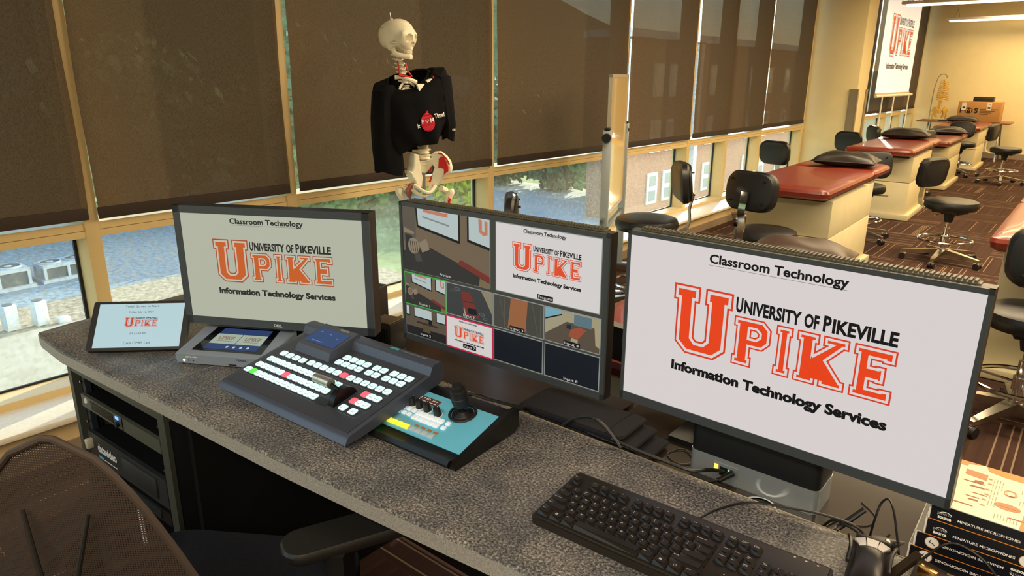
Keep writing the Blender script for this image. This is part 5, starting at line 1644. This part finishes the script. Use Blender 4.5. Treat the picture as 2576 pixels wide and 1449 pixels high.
def key(lab, x, y, wk):
    w2 = wk * U1 - .0012
    d2 = U1 - .0012
    mb = MB().use(KEYM)
    tx, ty = w2 - .0052, d2 - .0062
    z0, z1 = 0, .0088
    mb.rings([[(px, py, z0) for px, py in rrect(w2, d2, .0012, 1)], [(px, py, z0 + .002) for px, py in rrect(w2, d2, .0012, 1)], [(px, py + .001, z1 - .0006) for px, py in rrect(tx + .0008, ty + .0008, .0018, 2)], [(px, py + .001, z1) for px, py in rrect(tx, ty, .0018, 2)]])
    mb.use(LEG)
    h = .0028
    L, Tq_ = -tx / 2 + .001, ty / 2 + .001 - .0034
    if lab == 'win':
        for i in (0, 1):
            for j in (0, 1):
                mb.poly([[(-.0022 + i * .0023, -.0008 + j * .0023), (-.0002 + i * .0023, -.0008 + j * .0023), (-.0002 + i * .0023, .0012 + j * .0023), (-.0022 + i * .0023, .0012 + j * .0023)]], z1 + .00012)
    elif lab == 'menu':
        mb.poly([rrect(.0042, .0046, .0004, 1, 0, .001), rrect(.0032, .0036, .0003, 1, 0, .001)], z1 + .00012)
    elif len(lab) == 2 and not lab[0].isalpha():
        mb.text(lab[0], None, h * .9, Matrix.Translation((L + .0025, Tq_, z1 + .00012)), bold=.02)
        mb.text(lab[1], None, h * .9, Matrix.Translation((L + .0025, Tq_ - .0042, z1 + .00012)), bold=.02)
    elif len(lab) == 1:
        mb.text(lab, None, h * 1.15, Matrix.Translation((L + .003, Tq_ - .0008, z1 + .00012)), bold=.03)
    elif lab:
        for q_, part_ in enumerate(lab.split('\n')):
            mb.text(part_, min(tx * .8, .0017 * len(part_)), h * .62, Matrix.Translation((L + .0005, Tq_ + .0006 - q_ * .0026, z1 + .00012)), bold=.02)
    o = mb.build('key', None, t)
    o.matrix_basis = KT @ Matrix.Translation((x + wk * U1 / 2, y, .0185))
for r, x0, ks in rows:
    x = KX0 + x0 * U1
    y = KY0 + r * U1 + (.012 if r == 5 else 0) + .004
    for lab, wk in ks:
        key(lab, x, y, wk)
        x += wk * U1
MB(KT).use(KEYM).box((KX0 + 22 * U1, KY0 + 2.5 * U1 + .004, .023), (U1 - .003, 2 * U1 - .003, .008), bev=.002).box((KX0 + 19.5 * U1, KY0 + .004, .023), (2 * U1 - .003, U1 - .003, .008), bev=.002).build('number_keys', None, t)
CAB = mat('cable_black', '141312', .45)
tag(MB().tube([(-.43, .98, .79), (-.42, 1.0, .775), (-.405, 1.06, .771), (-.37, 1.115, .772), (-.31, 1.14, .775), (-.25, 1.155, .778), (-.2, 1.165, .77), (-.175, 1.18, .729), (-.16, 1.22, .745)], .0022, 6, sm=6).build('keyboard_cable', CAB), 'thin black cable looping from the back of the keyboard', 'cable')

# ---------------------------------------------------------------- mouse
t = thing('computer_mouse', 'black mouse with three white windows right of the keyboard', 'mouse', (-.159, 1.055, ZT), radians(8))
mm = mat('mouse_shell', '1d1712', .35)
rs = []
for y, w2, h in ((-.075, .012, .006), (-.072, .02, .012), (-.055, .026, .027), (-.02, .029, .034), (.02, .028, .034), (.04, .0295, .031), (.058, .033, .024), (.07, .031, .017), (.074, .024, .012)):
    rs.append([(w2 * cos(a), y, max(.002, h * sin(a) ** .7 if sin(a) > 0 else 0)) for a in [i * pi / 12 for i in range(13)]] + [(w2 * .9 * cos(a), y, .001) for a in (pi * .8, pi * .5, pi * .2)])
MB().use(mm).rings(rs).build('shell', None, t)
mw = mat('mouse_window', 'efe9e0', .4)
mb = MB()
for x0, x1, x2, x3 in ((-.026, -.011, -.008, -.017), (-.009, .009, .0075, -.0065), (.011, .026, .017, .008)):
    z = lambda x, y: ((.0315, .0295)[0] if y < .05 else .0262) * max(.05, 1 - (x / .033) ** 2) ** .35 + .002
    P_ = [(x0, .058, z(x0, .058) + .0005), (x1, .058, z(x1, .058) + .0005), (x2, .03, z(x2, .03) + .0004), (x3, .03, z(x3, .03) + .0004)]
    mb.use(mw).rings([P_, [(a, b, c - .006) for a, b, c in P_]])
mb.build('window', None, t)
MB().use(mm).tube([(-.0285, -.02, .028), (-.0285, .02, .029), (-.033, .05, .026), (-.035, .066, .018)], .003, 6, sm=3).tube([(.0285, -.02, .028), (.0285, .02, .029), (.033, .05, .026), (.035, .066, .018)], .003, 6, sm=3).use(BLKM).box((0, .066, .02), (.05, .014, .008), bev=.003).build('rim', None, t)
tag(MB().tube([(-.175, 1.13, .775), (-.19, 1.145, .772), (-.21, 1.155, .772), (-.24, 1.165, .768), (-.262, 1.19, .728), (-.25, 1.24, .726)], .0024, 6, sm=5).build('mouse_cable', CAB), 'black cable running left from the mouse over the worktop edge', 'cable')
tag(MB().tube([(-.13, 1.125, .775), (-.14, 1.15, .79), (-.155, 1.18, .815), (-.168, 1.2, .822), (-.178, 1.2, .81), (-.182, 1.19, .78), (-.187, 1.2, .726)], .002, 6, sm=5).build('looped_wire', CAB), 'thin dark wire standing up in a loop behind the mouse', 'cable')
tag(MB().tube([(-.1, 1.14, .772), (-.08, 1.17, .79), (-.06, 1.175, .8), (-.03, 1.17, .795), (-.01, 1.16, .785), (.02, 1.13, .768)], .0022, 6, sm=5).build('drooping_wire', CAB), 'black wire drooping over the stacked microphone boxes', 'cable')
t = thing('adapter_plug', 'black connector with a bare metal tip leaning beside the mouse', 'connector', (-.232, 1.185, .7225))
MB().cyl((.0, -.01, .028), (.03, .02, .062), .0055, .005, 10).build('grip', CAB, t)
MB().cyl((-.012, -.022, .012), (.0, -.01, .028), .0045, .0045, 10).build('metal_tip', CHROME, t)
t = thing('clip_adapter', 'small black adapter with a metal clip behind the mouse', 'connector', (-.165, 1.2, .7225))
MB().use(CAB).box((0, 0, .012), (.045, .02, .022), .3, bev=.005).build('body', None, t)
MB().use(ALU).tube([(.02, .01, .012), (.03, .012, .024), (.024, .0, .028), (.012, .0, .022)], .002, 6).box((.008, -.006, .018), (.008, .02, .014), .3, bev=.002).build('clip', None, t)
t = thing('brass_clip', 'black and brass clip at the bottom right corner in front of the boxes', 'clip', (-.095, 1.082, ZT + .001))
MB().use(mat('dark_bronze', '3a2f22', .35, .5)).rings([[(-.045, -.03, 0), (-.033, -.034, 0), (-.033, -.034, .008), (-.045, -.03, .008)], [(-.012, .02, .03), (-.002, .016, .03), (-.002, .016, .042), (-.012, .02, .042)]]).rings([[(-.012, -.0, .0), (.03, -.015, 0), (.035, -.0, .03), (-.006, .012, .03)], [(-.006, .014, .0), (.034, .0, 0), (.034, .006, .034), (-.004, .018, .034)]]).build('arm', None, t)
MB().use(mat('brass', 'd8a35a', .2, 1)).box((.011, -.004, .026), (.026, .012, .018), -.35, bev=.002).box((.008, -.014, .008), (.028, .01, .012), -.35, bev=.002).build('brass_plate', None, t)

# ---------------------------------------------------------------- charging dock
t = thing('charging_dock', 'silver and black charging dock with four clips under the right monitor', 'charging dock', (-.54, 1.226, .7226), radians(-.3))
DS = mat('dock_silver', 'a6aeb4', .35, .6)
DB = mat('dock_black', '0e1116', .45)
W_, D_ = .257, .095
MB().use(DS).poly([rrect(W_, D_, .014, 4, W_ / 2, D_ / 2)], 0, .05).build('lower_case', None, t)
MB().use(DB).poly([rrect(W_ - .002, D_ - .002, .014, 4, W_ / 2, D_ / 2)], .05, .109).use(LAM).poly([rrect(W_ - .012, D_ - .012, .01, 4, W_ / 2, D_ / 2)], .109, .1105).build('upper_case', None, t)
for k in range(4):
    x = .04 + k * .06
    MB().use(BLKM).box((x, .04, .117), (.03, .02, .016), bev=.003).use(mat('clip_pale', 'c5d6d4', .35, .5)).box((x - .008, .026, .121), (.008, .008, .016), bev=.0015).box((x + .004, .024, .124), (.012, .004, .006), bev=.0015).tube([(x + .0, .024, .115), (x + .008, .022, .113), (x + .012, .024, .119)], .002, 6).build('clip', None, t)
MB().use(mat('port_grey', '8b949b', .4, .4)).b2((.055, -.0015, .004), (.105, .002, .04)).use(DB).b2((.068, -.003, .016), (.084, .002, .034)).use(mat('led_amber', 'ffb63a', .4, emit='ffae2e', es=2.2)).b2((.056, -.0025, .022), (.064, .002, .036)).use(mat('led_green', '7dff6a', .4, emit='7dff5a', es=1.6)).b2((.086, -.0025, .025), (.088, .002, .031)).build('ports', None, t)
tag(MB().tube([(-.462, 1.218, .752), (-.475, 1.185, .765), (-.5, 1.15, .77), (-.55, 1.148, .77), (-.62, 1.147, .772), (-.68, 1.15, .774)], .0036, 8, sm=5).build('network_cable', CAB), 'thick black cable plugged into the front of the charging dock', 'cable')
tag(MB().cyl((-.443, 1.218, .755), (-.46, 1.19, .745), .0065, .0055, 10).tube([(-.455, 1.178, .752), (-.48, 1.16, .746), (-.51, 1.155, .726)], .003, 6, sm=3).build('power_plug', CAB), 'round black power plug at the front of the charging dock', 'plug')

# ---------------------------------------------------------------- microphone boxes
BXK = mat('carton_black', '10121a', .4)
BXW = mat('carton_white', 'e9e4dd', .5)
BXO = mat('carton_orange', 'f08a1c', .5)
BXC = mat('carton_cream', 'fbf0cf', .5)
PRN = mat('print_white', 'f2eeea')
RSK = mat('print_skin', 'c98a5a', .6)
RRD = mat('print_brick', 'a9583c', .6)
GRT = mat('print_greytext', 'a39a8c', .6)
def mic_box(label, x, y, z, rz, flip, top=False):
    t = thing('microphone_box', label, 'box', (x, y, z), rz, 'flat boxes with lettering stacked behind the mouse')
    W_, D_, H_ = .165, .185, .0305
    bx = MB().use(BXW).b2((0, .001, .0), (W_, D_, H_)).use(BXO).b2((0, .0008, .0), (W_, D_ * .5, .0015)).use(BXK).b2((.003, -.0004, .0022), (W_, .002, H_ - .0008))
    if not top:
        bx.use(BXK).b2((.0005, .0015, H_ - .001), (W_ - .0005, D_ - .0005, H_ + .00005))
    bx.build('carton', None, t)
    T = frame((0, -.0006, 0), (1, 0, 0), (0, 0, 1))
    if flip:
        T = T @ Matrix.Translation((W_, H_, 0)) @ Matrix.Rotation(pi, 4, 'Z')
    mb = MB(T).use(PRN).text('MINIATURE MICROPHONES', .083, .0042, Matrix.Translation((.041, .0105, .0003)), bold=.02).text('source', .019, .0055, Matrix.Translation((.0135, .0075, .0003)), bold=.05)
    mb.use(GRT).text('point', .019, .005, Matrix.Translation((.0125, .0145, .0003)), bold=.01)
    mb.use(PRN).tube([(.024 + .009 * cos(a), .0145 + .006 * sin(a), .0003) for a in [pi * k / 8 for k in range(1, 8)]], .0006, 5)
    c = (.139, .0125)
    C = lambda r: [(c[0] + r * cos(k * pi / 10), c[1] + r * sin(k * pi / 10)) for k in range(20)]
    mb.use(RSK).poly([C(.0105), C(.0095)], .0003).use(PRN).poly([C(.0095)], .0003).use(BXK).tube([(c[0] - .004, c[1] + .004, .0004), (c[0] - .001, c[1] + .001, .0004), (c[0] + .004, c[1] + .0, .0004), (c[0] + .002, c[1] - .004, .0004)], .0009, 5)
    mb.build('spine_print', None, t)
    if top:
        T = Matrix.Translation((0, 0, H_))
        mb = MB(T).use(BXC).poly([[(.003, .001), (W_, .001), (W_, D_), (.003, D_)]], .0003)
        mb.use(BXO)
        for P_ in ([(.004, D_), (.003, .165), (.03, .168), (.03, .176), (.052, D_)], [(.056, D_ - .001), (.062, .168), (.085, .162), (.165, .162), (.165, D_)], [(.003, .01), (.022, .012), (.022, .04), (.003, .036)], [(.118, .001), (.128, .001), (.135, .16), (.126, .16)], [(.004, .118), (.012, .12), (.02, .155), (.004, .152)], [(.14, .001), (.165, .05), (.165, .15), (.158, .15), (.154, .06), (.136, .02)]):
            mb.poly([P_], .0006)
        mb.use(RSK).poly([[(.03, .135), (.062, .13), (.062, .152), (.03, .155)]], .0006)
        mb.poly([[(.098 + .018 * cos(k * pi / 10), .06 + .011 * sin(k * pi / 10)) for k in range(20)]], .0006)
        mb.use(RRD)
        for cx_, cy_, w_, h_ in ((.045, .112, .034, .003), (.052, .118, .014, .01), (.052, .098, .022, .006), (.058, .075, .022, .003), (.05, .06, .02, .003), (.052, .05, .014, .006), (.04, .028, .03, .004), (.112, .028, .022, .004), (.099, .1, .012, .003), (.1, .058, .03, .0012)):
            mb.poly([[(cx_ - w_ / 2, cy_ - h_ / 2), (cx_ + w_ / 2, cy_ - h_ * .3), (cx_ + w_ * .45, cy_ + h_ * .5), (cx_ - w_ * .4, cy_ + h_ * .3)]], .0007)
        mb.use(RSK)
        for cx_, cy_ in ((.066, .14), (.068, .122), (.067, .1), (.067, .082), (.066, .062), (.066, .042)):
            mb.poly([[(cx_ + .0035 * cos(k * pi / 5), cy_ + .0022 * sin(k * pi / 5)) for k in range(10)]], .0007)
        for r_ in (.012, .009):
            mb.poly([[(.098 + r_ * .8 * cos(k * pi / 8), .108 + r_ * sin(k * pi / 8)) for k in range(16)], [(.098 + r_ * .68 * cos(k * pi / 8), .108 + r_ * .86 * sin(k * pi / 8)) for k in range(16)]], .0007)
        mb.use(GRT)
        for gx, gy, n_ in ((.072, .13, 4), (.072, .11, 4), (.072, .088, 3), (.072, .068, 3), (.072, .048, 3), (.084, .012, 8), (.112, .118, 3), (.112, .078, 4)):
            for k in range(n_):
                mb.poly([[(gx + k * .0042, gy), (gx + k * .0042 + .0009, gy), (gx + k * .0042 + .0009, gy + .016), (gx + k * .0042, gy + .016)]], .0006)
        mb.build('cover_print', None, t)
    return t
z0 = .7227
mic_box('lowest of the four flat black boxes stacked behind the mouse, upside down', -.128, 1.203, z0, radians(.5), True)
mic_box('second box from the bottom of the black stack, shifted left and upside down', -.122, 1.2, z0 + .0306, radians(1), True)
mic_box('second black box from the top, with an orange lower edge', -.111, 1.198, z0 + .0612, radians(.8), False)
mic_box('topmost flat box of the stack, with an orange and cream printed cover', -.109, 1.197, z0 + .0918, radians(.2), False, True)

# ---------------------------------------------------------------- folded pouches and oddments on the back shelf
FELT = mat('black_felt', '1b1c22', .85, noise=.2, nscale=160, spec=.2)
def pouch(label, x, y, z, rz, w_, d_, h_):
    rs = []
    for zz, g in ((0, .004), (h_ * .25, 0), (h_ * .7, 0), (h_, .005)):
        rs.append([Vector((px + .012 * zz / h_, py, zz + .002 * sin(px * 24))) for px, py in rrect(w_ - 2 * g, d_ - 2 * g, .016, 4, w_ / 2, d_ / 2)])
    mb = MB().use(FELT).rings(rs)
    mb.tube([(w_ - .03, .002, h_ + .0015), (w_ - .035, d_ / 2, h_ + .001), (w_ - .03, d_ - .004, h_ + .0015)], .0014, 5)
    o = mb.build('folded_pouch')
    o.location = (x, y, z)
    o.rotation_euler = (0, 0, rz)
    tag(o, label, 'pouch', 'folded black pouches behind the worktop edge')
pouch('folded black pouch at the bottom, sticking out farthest to the right', -.885, 1.15, .7227, radians(2), .272, .125, .018)
pouch('folded black pouch in the middle of the small stack', -.915, 1.149, .7415, radians(2), .272, .125, .018)
pouch('topmost folded black pouch beside the worktop edge', -.945, 1.148, .7603, radians(2), .275, .125, .0165)
for lab, pts, r in [
    ('black cable looping from the switcher along the worktop edge to the controller', [(-1.085, 1.06, .80), (-1.06, 1.09, .79), (-1.02, 1.12, .775), (-.96, 1.135, .772), (-.915, 1.138, .776), (-.893, 1.125, .79), (-.892, 1.09, .792), (-.9, 1.06, .785)], .0036),
    ('thin black cable curling behind the joystick', [(-1.08, 1.075, .772), (-1.05, 1.11, .774), (-1.02, 1.125, .776), (-.99, 1.16, .727), (-.975, 1.2, .726)], .0022),
    ('grey cable arching over the black pouches', [(-.8, 1.139, .769), (-.775, 1.15, .79), (-.735, 1.153, .805), (-.7, 1.15, .798), (-.67, 1.145, .78), (-.65, 1.138, .768)], .0034),
    ('thin cable lying along the back edge of the worktop below the pouches', [(-.74, 1.148, .768), (-.7, 1.146, .768), (-.66, 1.146, .769), (-.6, 1.147, .768), (-.53, 1.146, .769)], .0018),
    ('thin wires coiled on the shelf left of the charging dock', [(-.66, 1.29, .724), (-.6, 1.33, .725), (-.55, 1.33, .725), (-.53, 1.28, .725), (-.56, 1.23, .725), (-.6, 1.25, .725), (-.58, 1.29, .726), (-.54, 1.26, .725)], .0014),
    ('fine black wire curving on the shelf right of the charging dock', [(-.26, 1.24, .724), (-.23, 1.24, .724), (-.2, 1.26, .724), (-.2, 1.3, .724), (-.23, 1.33, .724)], .0011)]:
    tag(MB().tube(pts, r, 6, sm=6).build('cable', CAB), lab, 'cable', 'loose cables on the desk')
t = thing('black_speaker', 'upright black box standing half hidden behind the left monitor', 'speaker', (-1.645, 1.28, .7225), .25)
MB().use(BLKM).box((0, 0, .085), (.1, .1, .168), bev=.004).build('case', None, t)
MB().use(BLKM).tube([(.02, -.03, .17), (.03, -.02, .178), (.045, .0, .172)], .004, 6).cyl((-.02, -.051, .05), (-.02, -.054, .05), .006).build('details', None, t)
t = thing('power_adapter', 'black finned adapter block beside the middle monitor', 'adapter', (-1.535, 1.27, .7225), .2)
mb = MB().use(BLKM).box((0, 0, .045), (.08, .075, .09), bev=.004).use(mat('adapter_top', '4a3c2a', .5)).box((0, 0, .088), (.07, .066, .008), bev=.002)
for k in range(7):
    mb.use(BLKM).b2((-.03 + k * .009, -.041, .03), (-.026 + k * .009, -.035, .075))
mb.build('case', None, t)
t = thing('white_stylus', 'white rounded stick lying beside the switcher in front of the left monitor', 'stylus', (-1.37, 1.11, .768))
MB().use(WHITE).tube([(-.035, -.02, .012), (0, 0, .018), (.035, .024, .028)], [.004, .0055, .0065], 10, sm=4).ball((.035, .024, .028), .0066, 10, 8).build('stick', None, t)
tag(MB().tube([(-1.585, 1.0, .78), (-1.572, 1.01, .8), (-1.57, 1.02, .815), (-1.572, 1.03, .82)], .0025, 6, sm=4).build('green_cable', mat('cable_green', '9fd04a', .5)), 'short bright green cable behind the recorder', 'cable')
tag(MB().tube([(-2.0, 1.02, .772), (-1.92, 1.0, .77), (-1.82, .98, .772)], .004, 6, sm=4).build('screen_cable', CAB), 'black cable on the worktop between touch panel and left monitor', 'cable')

# ---------------------------------------------------------------- mesh office chair
def mesh_mat():
    m = bpy.data.materials.new('chair_mesh')
    m.use_nodes = True
    t = m.node_tree
    N, L = t.nodes.new, t.links.new
    b = t.nodes['Principled BSDF']
    b.inputs['Base Color'].default_value = hx('382d26')
    b.inputs['Roughness'].default_value = .6
    out = t.nodes['Material Output']
    tc = N('ShaderNodeUVMap')
    tc.uv_map = 'weave'
    s = N('ShaderNodeSeparateXYZ')
    L(tc.outputs[0], s.inputs[0])
    fx = math_node(t, 'ABSOLUTE', math_node(t, 'SUBTRACT', math_node(t, 'FRACT', math_node(t, 'MULTIPLY', s.outputs[0], 120)), .5))
    fy = math_node(t, 'ABSOLUTE', math_node(t, 'SUBTRACT', math_node(t, 'FRACT', math_node(t, 'MULTIPLY', s.outputs[1], 120)), .5))
    hole = math_node(t, 'MULTIPLY', math_node(t, 'LESS_THAN', fx, .22), math_node(t, 'LESS_THAN', fy, .18))
    tp = N('ShaderNodeBsdfTransparent')
    mx = N('ShaderNodeMixShader')
    L(hole, mx.inputs[0]); L(b.outputs[0], mx.inputs[1]); L(tp.outputs[0], mx.inputs[2])
    L(mx.outputs[0], out.inputs[0])
    return m
t = thing('mesh_chair', 'black office chair with a brown mesh back in the left foreground', 'chair', (-1.185, .5, 0), radians(33.5))
CH = mat('chair_plastic', '191817', .5)
BW, BZ0, BZ1 = .245, .5, 1.03
def back(u, v):
    z = BZ0 + (BZ1 - BZ0) * v
    k = min(1, .375 / .245 * math.sqrt(max(BZ1 - z, 0) + .0004)) * (1 - .12 * max(0, .4 - v))
    x = (2 * u - 1) * BW * k
    y = -.27 - .05 * v + .35 * x * x + .05 * (v - .35) ** 2
    return Vector((x, y, z))
mb = MB().grid(back, 40, 40)
lay = mb.bm.loops.layers.uv.new('weave')
for f in mb.bm.faces:
    for l in f.loops:
        l[lay].uv = (l.vert.co.x * 2.2, l.vert.co.z * 2.2)
mb.build('back_mesh', mesh_mat(), t)
edge = [back(0, i / 20) for i in range(21)] + [back(i / 14, 1) for i in range(1, 14)] + [back(1, 1 - i / 20) for i in range(21)]
MB().tube(edge, .0055, 8).build('back_frame', mat('mesh_border', '3a2e26', .7), t)
MB().use(CH).tube([back(.5, .1) + Vector((0, -.03, 0)), back(.5, .4) + Vector((0, -.05, 0)), back(.42, .62) + Vector((0, -.03, 0)), back(.3, .8) + Vector((0, -.012, 0))], [.009, .006, .004, .003], 8, sm=4).tube([back(.5, .4) + Vector((0, -.05, 0)), back(.58, .62) + Vector((0, -.03, 0)), back(.7, .8) + Vector((0, -.012, 0))], [.006, .004, .003], 8, sm=4).build('back_support', None, t)
MB().grid(lambda u, v: back(.2 + .6 * u, .22 + .2 * v) + Vector((0, .014, 0)), 14, 8, thick=.006).build('lumbar_pad', CH, t)
MB().use(CH).poly([rrect(.5, .48, .09, 5)], .445, .49).box((0, -.22, .42), (.08, .12, .06), bev=.01).build('seat', FELT, t)
for s in (-1, 1):
    A_ = [(s * .285, -.09, .68), (s * .285, .17, .68)]
    mb = MB(Matrix.Translation((s * .262, .03 if s > 0 else -.07, .648)) @ Matrix.Rotation(radians(-56 if s > 0 else 0), 4, 'Z') @ Matrix.Translation((0, .03, 0))).use(CH)
    L_ = rrect(.088, .27, .035, 6)
    mb.rings([[(x * .94, y * .97, 0) for x, y in L_], [(x, y, .006) for x, y in L_], [(x, y, .018) for x, y in L_], [(x * .93, y * .97, .024) for x, y in L_]])
    mb.build('arm_pad', None, t)
    MB().use(CH).rings([[(s * .268 + a, .03 + b, .652) for a, b in ((-.02, -.05), (.02, -.05), (.02, .05), (-.02, .05))], [(s * .268 + a, .02 + b, .6) for a, b in ((-.016, -.03), (.016, -.03), (.016, .03), (-.016, .03))], [(s * .268 + a, .02 + b, .43) for a, b in ((-.016, -.03), (.016, -.03), (.016, .03), (-.016, .03))], [(s * .22 + a, .02 + b, .42) for a, b in ((-.016, -.03), (.016, -.03), (.016, .03), (-.016, .03))]]).build('arm_post', None, t)
MB().use(CH).cyl((0, 0, .1), (0, 0, .44), .028).build('gas_column', None, t)
for k in range(5):
    a = k * 2 * pi / 5 + .3
    MB(Matrix.Rotation(a, 4, 'Z')).use(CH).rings([[(.02, -.03, .13), (.02, .03, .13), (.02, .03, .07), (.02, -.03, .07)], [(.3, -.018, .09), (.3, .018, .09), (.3, .018, .065), (.3, -.018, .065)]]).build('leg', None, t)
    MB(Matrix.Rotation(a, 4, 'Z')).use(BLKM).cyl((.3, -.025, .03), (.3, .025, .03), .0295).cyl((.3, 0, .03), (.3, 0, .075), .008).build('caster', None, t)
